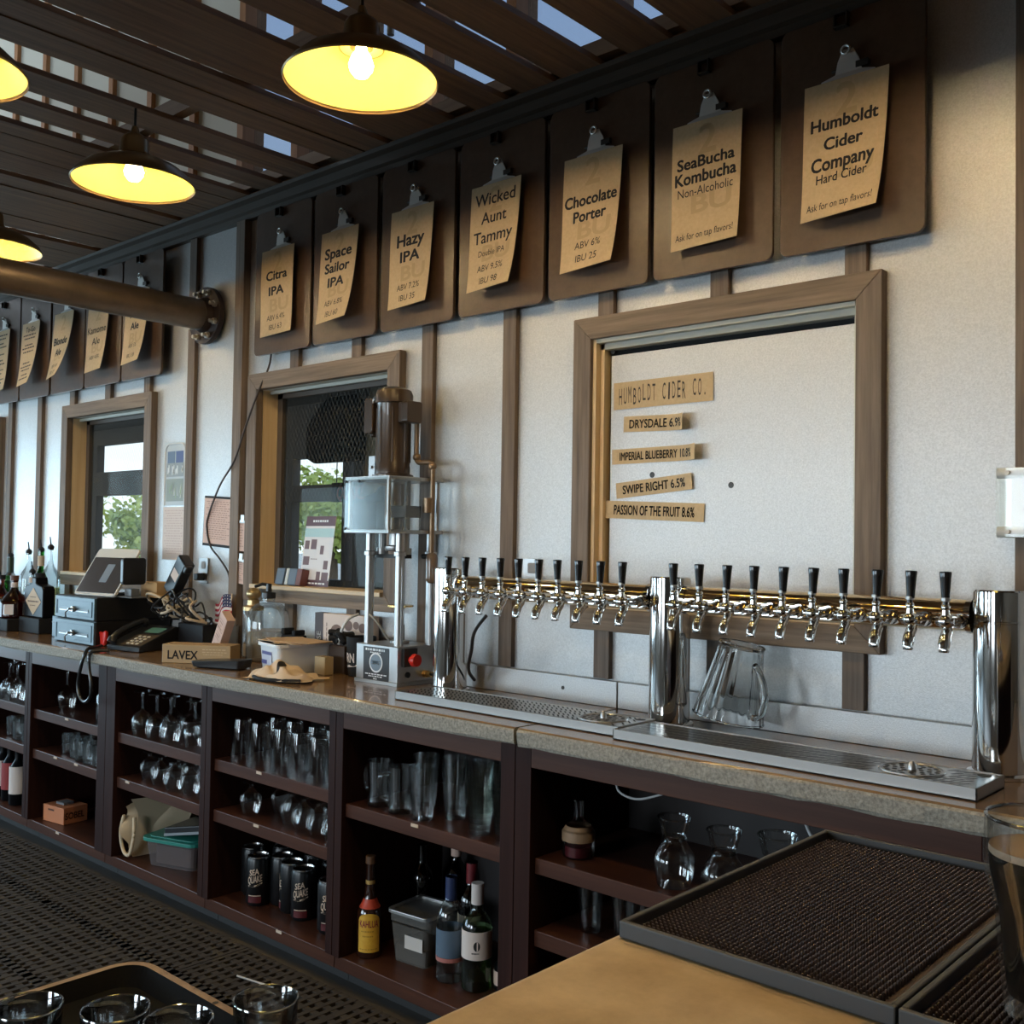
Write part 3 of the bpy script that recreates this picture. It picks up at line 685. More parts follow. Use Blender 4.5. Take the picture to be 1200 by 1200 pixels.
# glass pitcher standing mouth down at the back of the right tray
PG = solid_glass('pitcher_glass', (.97, .985, .98))
t = thing('glass_pitcher', 'fluted clear glass pitcher standing upside down behind the right drip tray', 'pitcher', (-1.395, 2.405, .949))
t.rotation_euler = (math.radians(-3), math.radians(10), 0)
nf_ = 24; n_ = 192; v_ = []; f_ = []
po = [(.092, .010), (.0905, .02), (.083, .06), (.074, .10), (.067, .14), (.061, .175), (.0585, .200), (.0575, .207)]
pi_ = [(.055, .197), (.0575, .175), (.0630, .14), (.0695, .10), (.0785, .06), (.0865, .02), (.0885, .010)]
rows = [(r_, z_, 1 if .015 < z_ < .2 and i_ < len(po) else 0) for i_, (r_, z_) in enumerate(po + [(.0, .2075), (.0, .197)] + pi_)]
g = G(); rings = []
for r_, z_, fl_ in rows:
    if r_ == 0: rings.append([len(g.v)]); g.v.append((0, 0, z_)); continue
    rings.append(list(range(len(g.v), len(g.v) + n_)))
    for k in range(n_):
        a = 2 * PI * k / n_; rr = r_ * (1 + (.030 * (abs(math.sin(nf_ * a / 2)) - .6) if fl_ else 0)); g.v.append((rr * math.cos(a), rr * math.sin(a), z_))
rings.append(rings[0])
for a_, b_ in zip(rings, rings[1:]):
    for k in range(n_):
        j = (k + 1) % n_
        if len(a_) == 1 and len(b_) == 1: continue
        q = [a_[0], b_[k], b_[j]][::-1] if len(a_) == 1 else [a_[k], a_[j], b_[0]] if len(b_) == 1 else [a_[k], a_[j], b_[j], b_[k]]
        g.f.append(q); g.mi.append(0); g.sm.append(True)
g.build('pitcher_body', PG, t, angle=50)
G().tube(arc((0, 0, .012), .092, 0, 360, 36, 'xy')[:-1], .003, 6, closed=True).build('rim', PG, t)
G().tube(arc((0, 0, .205), .0575, 0, 360, 36, 'xy')[:-1], .004, 6, closed=True).build('foot_ring', PG, t)
G().tube(smooth_path([(.057, -.02, .165), (.080, -.028, .150), (.105, -.036, .115), (.112, -.039, .090), (.108, -.037, .050), (.085, -.030, .036)], 5), .0085, 10).build('handle', PG, t)

# ================================================================ pendant lamps
SHADEO = M('bronze_shade', (.30, .20, .09), .33, .55); 
SHADEI = M('cream_enamel', (.74, .66, .17), .4)
BULB = M('lit_bulb', (1, .80, .42), .4, emit=16)
def lamp(x, y, label, zr=2.60):
    t = thing('pendant_lamp', label, 'pendant lamp', (x, y, zr), group='bronze barn pendant lamps')
    R = .200
    pr = [(R, 0), (R + .003, .004), (R, .009), (R * .94, .026), (R * .78, .055), (R * .55, .078), (R * .36, .088), (.055, .092)]
    G().lathe(pr, n=48).build('shade', SHADEO, t)
    G().lathe([(r_ - .003, z_ - .001) for r_, z_ in pr[2:]] + [(.03, .0905)], n=48).build('shade_lining', SHADEI, t)
    G().lathe([(.056, .086), (.058, .10), (.050, .11), (.046, .15), (.042, .16), (.026, .172), (.016, .178), (.010, .20), (0, .20)], n=24).build('socket_cover', SHADEO, t)
    G().tube([(0, 0, .19), (0, 0, SZ - zr + .01)], .0045, 8).build('cord', BLACKP, t)
    G().lathe([(0, .012), (.018, .016), (.030, .032), (.033, .046), (.026, .068), (.015, .084), (.014, .094)], n=20).build('bulb', BULB, t)
    d = bpy.data.lights.new('bulb_light', 'POINT'); d.energy = 72; d.color = (1, .71, .38); d.shadow_soft_size = .0345
    o = bpy.data.objects.new('bulb_light', d); COL.objects.link(o); o.parent = t; o.location = (0, 0, .045)
    return t
lamp(-2.085, 1.70, 'large lit barn pendant lamp, nearest, upper middle of the photo')
lamp(-3.292, 1.71, 'lit barn pendant lamp left of the nearest one, above the pipe')
lamp(-4.52, 1.72, 'lit barn pendant lamp just above the steel pipe at the left edge')
lamp(-.88, 1.70, 'lit barn pendant lamp over the right tap rail, above the frame')
lamp(-2.86, .96, 'lit barn pendant lamp cut by the top left edge of the photo')
lamp(-1.66, .96, 'lit barn pendant lamp of the nearer row, over the foreground counter edge')
lamp(-.46, .96, 'lit barn pendant lamp of the nearer row, over the bar mats')
lamp(-5.74, 1.73, 'farthest lit barn pendant lamp, down the row past the pipe')

# ================================================================ steel pipe fixed to the wall with a bolted flange
PIPE = M('bare_steel_pipe', (.20, .155, .115), .38, .75, noise=(10, (.27, .21, .16), .3, .7))
FL = M('dark_flange', (.045, .03, .026), .5, .5)
t = thing('pipe_beam', 'thick brown steel pipe bolted to the wall by a round flange', 'pipe', (-4.128, WY, 2.405))
d = Vector((.02, -1, -.004)).normalized()
X = Vector((0, 0, 1)).rotation_difference(-d).to_matrix().to_4x4()
G().cyl((0, -.001, 0), d * 2.55, .068, n=36).build('pipe', PIPE, t)
fl = G().cyl((0, -.0215, 0), (0, -.046, 0), .128, n=36).cyl((0, -.046, 0), (0, -.075, 0), .082, .070, 36).build('flange', FL, t, bevel=.002)
for k in range(8):
    a = 2 * PI * (k + .5) / 8; bx, bz = .103 * math.cos(a), .103 * math.sin(a)
    G().cyl((bx, -.046, bz), (bx, -.060, bz), .015, n=6).cyl((bx, -.060, bz), (bx, -.078, bz), .0085, n=10).build('bolt', M('zinc_bolt', (.66, .62, .54), .35, .8), fl)

# conduits above the slats
o = G().tube(smooth_path([(-3.02, 1.66, 2.895), (-3.06, 1.9, 2.91), (-3.10, 2.2, 2.91), (-3.02, 2.38, 2.90), (-2.86, 2.45, 2.90)], 6), .011, 10).build('conduit', M('grey_conduit', (.05, .045, .04), .5, .5)); tag(o, 'thin dark conduit bending above the slats over the left clipboards', 'conduit')
o = G().box(-3.16, -3.05, 1.55, 1.60, SZ + .03, SZ + .09).tube([(-3.1, 1.6, SZ + .05), (-3.18, 2.45, SZ + .05)], .010, 8).build('conduit', STEELD); tag(o, 'steel conduit and box above the slats near the second lamp', 'conduit')
o = G().tube(arc((-2.235, 1.98, 2.93), .06, 0, 180, 10, 'xz') + [(-2.295, 1.98, 2.9)], .011, 10).build('conduit', STEELD); tag(o, 'curved conduit end above the slats behind the nearest lamp', 'conduit')

# ================================================================ can seaming machine
MY = 0
t = thing('can_seamer', 'tall steel can seaming machine with brown motor and red stop button', 'can seamer', (-2.69, 2.405, CZ))
A = Vector(t.location); bx0, bx1, by0, by1 = -2.80, -2.588, 2.315, 2.500
g = GP(A).box(bx0, bx1, by0, by1, CZ + .012, 1.052); base = g.build('base_box', STEEL, t, bevel=.002)
GP(A).box(bx0 - .004, bx1 + .004, by0 - .004, by1 + .004, CZ + .0006, CZ + .012).build('base_plate', STEELD, t)
f = lambda u, v, off=0: tuple(Vector((bx0 + .105 + u, by0 - .0008 - off, .988 + v)) - A)
g = G().add([f(-.066, -.056), f(.066, -.056), f(.066, .056), f(-.066, .056)], [(0, 1, 2, 3)], 0)
fo = lambda u, v: f(u, v, .0006)
g.add([fo(.036 * math.cos(a) * .95, .034 * math.sin(a) + .004) for a in [2 * PI * k / 28 for k in range(28)]], [tuple(range(28))], 1)
g.add([f(.030 * math.cos(a) * .95, .028 * math.sin(a) + .004, .001) for a in [2 * PI * k / 28 for k in range(28)]], [tuple(range(28))], 2)
fi = lambda u, v: f(u, v, .0016)
g.text('2002', fi, 1, w=.036, h=.012, cy=.004, bold=.01)
squiggle(g, fo, .11, .012, .047, mi=1); squiggle(g, fo, .06, .006, .0375, mi=1); squiggle(g, fo, .11, .006, -.036, mi=1); squiggle(g, fo, .075, .006, -.043, mi=1); squiggle(g, fo, .025, .007, -.051, mi=1)
g.build('name_plate', [M('plate_black', (.015, .015, .017), .4), M('plate_white', (.75, .78, .8), .5), M('plate_blue_grey', (.16, .22, .28), .5)], base)
GP(A).box(bx1, bx1 + .012, 2.335, 2.395, .985, 1.045).build('switch_plate', M('switch_black', (.02, .02, .02), .5), base)
GP(A).cyl((bx1 + .012, 2.365, 1.008), (bx1 + .028, 2.365, 1.008), .012, n=16).cyl((bx1 + .028, 2.365, 1.008), (bx1 + .044, 2.365, 1.008), .022, .020, 24).build('stop_button', RED, base)
GP(A).cyl((bx1, 2.36, .957), (bx1 + .006, 2.36, .957), .010, n=14).build('key_switch', BLACKP, base)
GP(A).cyl((bx1, 2.44, .955), (bx1 + .016, 2.44, .955), .013, n=6).cyl((bx1 + .016, 2.44, .955), (bx1 + .034, 2.44, .955), .010, n=12).build('cable_gland', BRASS, base)
P1, P2 = 1.432, 1.612
for z, nm in ((P1, 'lower_plate'), (P2, 'upper_plate')):
    GP(A).box(-2.815, -2.585, 2.262, 2.512, z, z + .012).build(nm, STEEL, t, bevel=.001)
for (px, py) in ((-2.772, 2.345), (-2.617, 2.345), (-2.772, 2.488), (-2.617, 2.488)):
    GP(A).cyl((px, py, 1.052), (px, py, P1), .0155, n=18).lathe([(.0155, 0), (.021, .001), (.021, .014), (.0155, .016)], (px, py, 1.355), 18).build('post', STEEL, t)
for (px, py) in ((-2.80, 2.275), (-2.60, 2.275), (-2.80, 2.498), (-2.60, 2.498)):
    GP(A).cyl((px, py, P1 + .012), (px, py, P2), .0075, n=12).build('spacer_rod', STEEL, t)
GP(A).box(-2.812, -2.592, 2.256, 2.2615, P1 + .004, P2 + .008).build('front_guard', PLASTC, t)
GP(A).box(-2.584, -2.579, 2.27, 2.40, P1 + .004, P2 + .008).build('side_guard', PLASTC, t)
for (px, pz) in ((-2.80, P2 - .004), (-2.73, P2 - .004), (-2.80, P1 + .014)):
    GP(A).cyl((px, 2.256, pz), (px, 2.250, pz), .005, n=8).build('guard_screw', BLACKP, t)
# seaming head between the plates and the chuck below
GP(A).lathe([(0, .0), (.028, 0), (.030, .01), (.030, .05), (.022, .06), (.022, .10), (.016, .11), (.016, .165), (0, .165)], (-2.715, 2.40, P1 + .013), 20).build('spindle', STEEL, t)
GP(A).box(-2.69, -2.61, 2.36, 2.43, P1 + .055, P1 + .095).cyl((-2.64, 2.395, P1 + .013), (-2.64, 2.395, P2), .010, n=12).build('cam_lever', M('cam_black', (.03, .028, .025), .4, .5), t)
GP(A).lathe([(0, -.062), (.036, -.062), (.040, -.055), (.040, -.045), (.026, -.040), (.024, 0), (0, 0)], (-2.70, 2.40, P1), 24).build('chuck', STEEL, t)
for k in range(2):
    GP(A).cyl((-2.755 + .12 * k, 2.385, P1), (-2.755 + .12 * k, 2.385, P1 - .065), .013, n=14).cyl((-2.755 + .12 * k, 2.385, P1 - .05), (-2.755 + .12 * k, 2.385, P1 - .072), .021, n=18).build('seaming_roller', STEELD, t)
GP(A).box(-2.77, -2.62, 2.37, 2.40, P1 - .085, P1 - .072).build('roller_arm', M('cam_black', (.03, .028, .025), .4, .5), t)
# lifter
g = GP(A).lathe([(0, .001), (.034, .001), (.034, .010), (.017, .012), (.017, .065), (.013, .066)], (-2.695, 2.42, 1.052), 20); g.build('lift_cylinder', STEELD, t)
GP(A).cyl((-2.695, 2.42, 1.117), (-2.695, 2.42, 1.172), .012, n=14).build('lift_rod', BLACKP, t)
GP(A).lathe([(0, 0), (.010, 0), (.022, .008), (.046, .010), (.046, .016), (0, .016)], (-2.695, 2.42, 1.168), 24).build('lift_table', BRASS, t)
GP(A).tube(smooth_path([(-2.80, 2.36, 1.15), (-2.775, 2.34, 1.155), (-2.735, 2.345, 1.13), (-2.72, 2.38, 1.075), (-2.715, 2.39, 1.06)], 5), .004, 8).build('air_hose', M('grey_hose', (.35, .35, .33), .5), t)
# motor
MO = M('motor_brown', (.055, .034, .020), .3, .2, coat=.3); mx, my = -2.725, 2.40
mt = GP(A).lathe([(0, .001), (.072, .001), (.072, .012), (.060, .016), (.060, .040), (.0585, .045), (.0585, .255), (.060, .262), (.066, .263), (.0665, .292), (.060, .308), (.040, .318), (0, .322)], (mx, my, P2 + .012), 36).build('motor', MO, t)
GP(A).prism([(a, b) for a, b in rrect(.046, .125, .012)], lambda a, b, tt: (mx - .082 + a, my - .02 - .028 + .056 * tt, 1.845 + b)).cyl((mx - .082, my - .02, 1.772), (mx - .082, my - .02, 1.784), .012, n=10).build('capacitor_box', MO, mt, bevel=.004)
GP(A).box(mx + .055, mx + .075, my - .03, my + .03, 1.815, 1.885).prism(rrect(.07, .075, .010), lambda a, b, tt: (mx + .075 + .034 * tt, my + a, 1.85 + b)).build('junction_box', MO, mt, bevel=.003)
GP(A).tube(arc((mx - .045, my - .045, 1.895), .014, -30, 210, 8), .004, 6).build('lifting_eye', STEEL, mt)
for k in range(16):
    a = 2 * PI * k / 16
    if k % 2: continue
    ca, sa = math.cos(a), math.sin(a)
    GP(A).tube([(mx + .0588 * ca, my + .0588 * sa, 1.68), (mx + .0588 * ca, my + .0588 * sa, 1.87)], .0028, 6).build('motor_rib', MO, mt)
GP(A).box(mx - .095, mx - .062, my - .03, my + .03, P2 + .012, P2 + .092).cyl((mx - .08, my - .031, 1.665), (mx - .08, my - .036, 1.665), .006, n=10).build('motor_bracket', STEEL, t)
# rigid pipe and bottle shaped air lines on the right
CU = M('aged_pipe', (.28, .19, .12), .4, .7)
GP(A).tube([(-2.66, 2.45, 1.86), (-2.66, 2.45, 1.70)] + arc((-2.64, 2.45, 1.70), .02, 180, 270, 5) + [(-2.60, 2.45, 1.68)] + arc((-2.595, 2.45, 1.66), .02, 90, 0, 5) + [(-2.575, 2.45, 1.60), (-2.575, 2.45, 1.36)], .009, 12).build('rigid_conduit', CU, t)
for z in (1.70, 1.665): GP(A).ball((-2.657 if z > 1.68 else -2.577, 2.45, z), .0145, 14, 10).build('pipe_elbow', CU, t)
GP(A).lathe([(0, 0), (.012, .002), (.020, .012), (.0205, .02), (.0205, .085), (.018, .098), (.010, .105), (0, .105)], (-2.572, 2.45, 1.262), 20).build('air_filter_bowl', M('smoky_bowl', (.19, .13, .09), .25, coat=.5), t)
GP(A).cyl((-2.575, 2.45, 1.052), (-2.575, 2.45, 1.262), .011, n=16).build('air_line_riser', STEEL, t)
GP(A).cyl((-2.617, 2.45, 1.355), (-2.575, 2.45, 1.355), .009, n=10).build('air_line_tee', M('cam_black', (.03, .028, .025), .4, .5), t)
GP(A).lathe([(.019, 0), (.019, .05), (.0, .051)], (-2.585, 2.44, 1.505), 14).build('pipe_union', CU, t)
o = G().tube(smooth_path([(-2.553, 2.44, .955), (-2.535, 2.45, .957), (-2.52, 2.48, .95), (-2.53, 2.50, .93)], 5), .005, 8).build('power_cable', BLACKP); tag(o, 'short black cable leaving the right side of the seaming machine', 'cable')

# ================================================================ things on the worktop, left to right
def bottle(name, label, loc, prof, mats, bands=(), cap=None, spout=False, group=None, n=24, square=False):
    """prof: outer profile; bands: (name, z0, z1, r, material) bands around it; cap: (z0, z1, r, material)"""
    t = thing(name, label, 'bottle', loc, group=group)
    G().lathe(prof, n=n).build('bottle_body', mats, t)
    for nm, a, b, r, m in bands: G().lathe([(r, a), (r + .0006, a), (r + .0006, b), (r, b)], n=n).build(nm, m, t)
    if cap: G().lathe([(0, cap[1]), (cap[2], cap[1]), (cap[2], cap[0])][::-1], n=18).build('cap', cap[3], t)
    if spout:
        z = max(p[1] for p in prof)
        G().lathe([(.010, z - .008), (.016, z), (.017, z + .012), (.008, z + .022), (.0, z + .022)], n=12).tube([(0, 0, z + .02), (.004, -.004, z + .040), (.010, -.010, z + .062)], [.0042, .0036, .003], 8).build('pour_spout', M('spout_black', (.02, .02, .022), .35), t)
    return t
def prof(r, h, neck=.014, sh=.62, foot=.0):
    return [(0, .001), (r * .9, .001), (r, .006), (r, h * sh), (r * .96, h * (sh + .05)), (r * .72, h * (sh + .115)), (neck * 1.25, h * (sh + .17)), (neck, h * (sh + .21)), (neck, h * .985), (neck * 1.15, h * .99), (neck * 1.15, h), (0, h)]
BG = {k: thin_glass('glass_' + k, c, .9, .07) for k, c in dict(clear=(.90, .94, .95), green=(.10, .46, .10), amber=(.50, .15, .04), brown=(.28, .07, .03), dark=(.03, .03, .03), olive=(.38, .42, .12), pale=(.62, .74, .62)).items()}
LQ = M('whisky_amber', (.30, .07, .015), .15); DKB = M('dark_bottle', (.006, .006, .007), .3, spec=.08)
GR = 'liquor bottles at the left end of the worktop'
bottle('liquor_bottle', 'large clear bottle with pour spout, rightmost of the back row', (-5.44, 2.42, CZ), prof(.050, .415, .016, .60), BG['clear'], [('liquor', .003, .21, .046, thin_glass('pale_gold_liquor', (.72, .66, .38), .4, .05))], spout=True, group=GR)
bottle('liquor_bottle', 'green bottle with pour spout beside the large clear one', (-5.60, 2.44, CZ), prof(.040, .40, .015, .55), BG['green'], [('neck_band', .32, .375, .0165, CREAM)], spout=True, group=GR)
bottle('liquor_bottle', 'clear bottle with black spout left of the green bottle', (-5.80, 2.46, CZ), prof(.046, .385, .015, .62), BG['clear'], spout=True, group=GR)
bottle('liquor_bottle', 'clear bottle with a tall dark neck band', (-5.99, 2.44, CZ), prof(.045, .36, .016, .58), BG['clear'], [('neck_band', .27, .36, .0175, M('neck_green_black', (.02, .04, .02), .4)), ('label', .08, .19, .0455, M('label_green', (.05, .22, .08), .6))], spout=True, group=GR)
bottle('liquor_bottle', 'clear bottle with pale brown label and spout, middle row', (-5.52, 2.362, CZ), prof(.042, .285, .015, .60), BG['clear'], [('label', .02, .07, .0425, M('label_tan', (.5, .33, .16), .6)), ('neck_band', .235, .262, .0165, OFFW)], spout=True, group=GR)
bottle('liquor_bottle', 'clear bottle with dark blue star shaped stopper', (-6.08, 2.34, CZ), prof(.045, .32, .015, .62), BG['clear'], cap=(.31, .345, .019, M('navy_stopper', (.02, .02, .07), .4)), group=GR)
bottle('liquor_bottle', 'green and cream labelled bottle behind the amber ones', (-5.74, 2.32, CZ), prof(.046, .26, .02, .60), BG['green'], [('label', .05, .17, .0465, CREAM)], cap=(.24, .265, .022, M('cap_green', (.03, .2, .05), .5)), group=GR)
bottle('liquor_bottle', 'clear bottle with maroon label behind the amber bottles', (-5.95, 2.27, CZ), prof(.046, .27, .016, .62), BG['clear'], [('label', .14, .20, .0465, M('label_maroon', (.16, .03, .04), .6))], cap=(.26, .285, .018, M('cap_red', (.3, .03, .03), .5)), group=GR)
bottle('liquor_bottle', 'clear bottle with white label at the left photo edge', (-6.30, 2.30, CZ), prof(.045, .30, .016, .60), BG['clear'], [('label', .06, .18, .0455, OFFW)], spout=True, group=GR)
bottle('liquor_bottle', 'dark bottle with red neck at the left photo edge', (-6.22, 2.44, CZ), prof(.042, .39, .015, .62), DKB, [('neck_band', .31, .375, .0165, M('neck_red', (.35, .03, .03), .4))], group=GR)
# squat amber bottles standing on a black box
o = G().box(-5.68, -5.335, 2.165, 2.315, CZ, CZ + .062).build('black_riser_box', BLACKM, bevel=.004); tag(o, 'low black box under the amber bottles', 'box')
o = G().box(-6.0, -5.63, 2.10, 2.162, CZ + .0005, CZ + .05).build('blue_grey_box', M('blue_grey_card', (.16, .24, .30), .5), bevel=.003); tag(o, 'small blue grey box at the left end below the amber bottle', 'box')
sq = [(0, .001), (.066, .001), (.072, .008), (.072, .075), (.066, .092), (.045, .115), (.024, .135), (.017, .150), (.016, .185), (.020, .187), (.020, .20), (0, .20)]
t = bottle('liquor_bottle', 'squat amber whisky bottle with pale label, nearest on the black box', (-5.43, 2.235, CZ + .062), sq, thin_glass('glass_whisky', (.30, .06, .02), .9, .07), [('liquor', .004, .08, .066, LQ), ('neck_label', .155, .180, .0165, OFFW)], cap=(.19, .215, .021, M('cork_brown', (.12, .05, .03), .5)), n=12, group=GR)
for a in (-125, -40):
    X = rot('Z', a); G().add([X @ Vector((.0735, -.022, .02)), X @ Vector((.0735, .022, .02)), X @ Vector((.0735, .022, .072)), X @ Vector((.0735, -.022, .072))], [(0, 1, 2, 3)]).build('label', OFFW, t)
bottle('liquor_bottle', 'amber bottle left of the squat whisky bottle', (-5.60, 2.24, CZ + .062), [(r * .8, z) for r, z in sq], thin_glass('glass_whisky', (.30, .06, .02), .9, .07), [('liquor', .004, .08, .05, LQ)], cap=(.19, .212, .018, BLACKM), n=12, group=GR)
# flat black bottle with a diamond label, on its own black stand
t = thing('liquor_bottle', 'flat black bottle with a tan diamond label beside the cash drawers', 'bottle', (-5.215, 2.27, CZ + .0005), group=GR)
G().box(-.115, .115, -.05, .06, 0, .075).build('stand', BLACKM, t, bevel=.004)
bb = G().prism([(-.105, .076), (.105, .076), (.108, .085), (.108, .215), (.095, .232), (.035, .243), (.024, .25), (.024, .275), (-.024, .275), (-.024, .25), (-.035, .243), (-.095, .232), (-.108, .215), (-.108, .085)], lambda a, b, tt: (a, -.030 + .06 * tt, b)).build('bottle_body', DKB, t, bevel=.006)
f = lambda u, v: (u, -.0312, .155 + v)
g = G().add([f(-.088, 0), f(0, -.068), f(.088, 0), f(0, .068)], [(0, 1, 2, 3)]); g2 = lambda u, v: (u, -.0318, .155 + v)
squiggle(g, g2, .12, .012, 0, mi=1); squiggle(g, g2, .07, .007, .022, mi=1); squiggle(g, g2, .07, .006, -.02, mi=1); g.build('label', [M('diamond_tan', (.52, .34, .18), .6), M('brown_ink', (.16, .09, .05), .7)], bb)
G().lathe([(.022, .27), (.024, .272), (.024, .295), (0, .296)], n=14).build('cap', BLACKM, t)

# cash drawers
BLU = M('blue_grey_front', (.055, .098, .122), .4, .1); DBLK = M('black_casing', (.012, .011, .011), .45, spec=.3)
def drawer(z, h, label, w=.385):
    t = thing('cash_drawer', label, 'cash drawer', (-4.60, 2.165, z), rz=0, group='stacked cash drawers')
    G().box(-w / 2, w / 2, .006, .36, 0, h).build('casing', DBLK, t, bevel=.003)
    fr = G().box(-w / 2, w / 2, -.006, .0055, .003, h - .004).build('drawer_front', BLU, t, bevel=.002)
    g = G()
    for q in ((-w / 2 + .02, w / 2 - .02, .016, .018), (-w / 2 + .02, w / 2 - .02, h - .022, h - .020), (-w / 2 + .02, -w / 2 + .022, .016, h - .020), (w / 2 - .022, w / 2 - .02, .016, h - .020)): g.box(q[0], q[1], -.0085, -.006, q[2], q[3])
    g.build('raised_border', M('border_dark_blue', (.05, .085, .11), .4, .3), fr)
    G().box(-w * .36, w * .36, -.0075, -.006, h * .38, h * .47).build('cheque_slot', BLACKP, fr)
    G().box(-w * .36, w * .36, -.010, -.006, h * .34, h * .38).build('slot_lip', STEEL, fr)
    lk = G().cyl((.0, -.006, h * .44), (0, -.018, h * .44), .013, n=14).build('lock', STEEL, fr)
    G().box(-.004, .004, -.036, -.016, h * .40, h * .49).tube([(0, -.033, h * .42), (-.012, -.040, h * .30), (-.016, -.036, h * .10)], .0035, 6).build('key', STEEL, lk)
    return t
drawer(CZ + .0005, .108, 'lower blue grey fronted cash drawer of the stack')
d2 = drawer(CZ + .1095, .104, 'upper blue grey fronted cash drawer, under the tablet')
t = thing('small_cash_box', 'small blue grey box standing left of the cash drawers', 'box', (-4.88, 2.225, CZ + .0005))
G().box(-.085, .08, 0, .16, 0, .10).build('box_body', BLU, t, bevel=.003); G().box(-.085, .08, -.002, .002, .068, .072).build('lid_seam', BLACKP, t)
G().cyl((-.02, .05, .10), (-.02, .05, .118), .016, n=14).build('box_knob', STEEL, t)
# tablet till on a stand
t = thing('tablet_till', 'tilted tablet till with white frame standing on the cash drawers', 'tablet till', (-4.50, 2.27, CZ + .2165))
X = Matrix.Translation((-.035, -.055, .002)) @ Matrix.Rotation(math.radians(8), 4, 'Z') @ Matrix.Rotation(math.radians(-32), 4, 'X')
G().prism(rrect(.305, .248, .018), lambda a, b, tt: X @ Vector((a, .012 * tt, b + .124))).build('tablet_frame', M('tablet_white', (.62, .60, .55), .4), t, bevel=.002)
sc = G().prism(rrect(.285, .185, .004), lambda a, b, tt: X @ Vector((a, -.0012 + .001 * tt, b + .106))).build('tablet_screen', M('screen_glass', (.045, .035, .032), .12, coat=.5), t)
G().prism(rrect(.055, .095, .004), lambda a, b, tt: X @ Vector((a + .012, -.0018 + .0004 * tt, b + .115))).build('screen_window', M('screen_blue_grey', (.20, .24, .28), .3), sc)
G().cyl((-.03, .03, 0), (-.03, .03, .008), .075, n=24).tube([(-.03, .03, .006), (-.03, .055, .06), (-.03, .035, .11)], .013, 10).build('tablet_stand', BLACKM, t)
G().prism(rrect(.11, .12, .014), lambda a, b, tt: (.150 + .025 * tt, a + .03, b + .115)).box(.13, .15, .0, .05, .09, .13).build('card_reader', BLACKP, t, bevel=.004)
o = G().box(-.07, .07, -.04, .04, 0, .006).box(-.03, .03, -.02, .02, .006, .04).build('scanner_base', M('scanner_grey', (.12, .13, .14), .4), loc=(-4.345, 2.30, CZ + .214), bevel=.003); tag(o, 'small grey gadget base behind the tablet on the upper drawer', 'gadget')
o = G().box(-.07, .07, -.045, .045, 0, .068).build('note_block', M('note_tan', (.52, .33, .15), .8), loc=(-4.335, 2.42, CZ + .214)); tag(o, 'tan block of note paper on the upper cash drawer', 'note block')

# desk phone
t = thing('desk_phone', 'black desk phone with green screen beside the cash drawers', 'phone', (-4.175, 2.275, CZ + .0005))
X = Matrix.Rotation(math.radians(12), 4, 'Z')
G().prism([(-.115, 0), (.115, 0), (.115, .085), (.085, .098), (-.115, .022)], lambda a, b, tt: X @ Vector((-.02 + .20 * tt - .08, a, b))).build('phone_base', BLACKP, t, bevel=.004)
def pf(u, v, off=.001):       # point on the sloping face: u across, v up the slope
    s = Vector((0, .200, .076)).normalized(); nrm = Vector((0, -.076, .200)).normalized()
    return X @ (Vector((u, -.115, .022)) + s * v + nrm * off)
g = G()
g.add([pf(-.03, .012), pf(.095, .012), pf(.095, .118), pf(-.03, .118)], [(0, 1, 2, 3)]); g.build('keypad_panel', M('bronze_panel', (.13, .095, .06), .4, .4), t)
for r_ in range(4):
    g = G()
    for c_ in range(3): g.box(-.008, .008, -.005, .005, 0, .003, X=Matrix.Translation(pf(.004 + .027 * c_, .028 + .022 * r_, .0012)) @ X @ Matrix.Rotation(math.radians(21), 4, 'X'))
    g.build('key_row', M('key_ivory', (.62, .55, .42), .5), t)
G().add([pf(-.02, .135, .0014), pf(.075, .135, .0014), pf(.075, .185, .0014), pf(-.02, .185, .0014)], [(0, 1, 2, 3)]).build('phone_screen', M('lcd_green', (.10, .24, .20), .3), t)
G().tube(smooth_path([pf(-.072, .004, .012), pf(-.072, .03, .030), pf(-.072, .10, .036), pf(-.072, .175, .030), pf(-.072, .20, .014)], 5), [.019] * 4 + [.014] * 13 + [.019] * 4, 12).build('handset', BLACKP, t)
# red pour spout and black cord looped over the worktop edge
o = G().prism([(-.03, .066), (-.004, .06), (.022, .070), (.036, .066), (.030, .03), (.018, .006), (-.004, .0), (-.014, .012), (-.020, .04)], lambda a, b, tt: (a, .014 * tt, b)).build('red_scoop', RED, loc=(-4.385, 2.185, CZ + .0008), bevel=.004); tag(o, 'small red plastic scoop at the worktop edge beside the phone', 'scoop')
o = G().tube(smooth_path([(-4.345, 2.165, .9285), (-4.28, 2.10, .9285), (-4.235, 2.05, .9295), (-4.235, 2.032, .89), (-4.255, 2.030, .84), (-4.275, 2.032, .78), (-4.255, 2.032, .732), (-4.205, 2.032, .715), (-4.16, 2.032, .745), (-4.155, 2.030, .80), (-4.175, 2.030, .86), (-4.18, 2.034, .915), (-4.165, 2.06, .9295), (-4.14, 2.10, .9285)], 6), .0075, 8).build('looped_cord', BLACKP); tag(o, 'black cord looped over the worktop edge below the phone', 'cord')
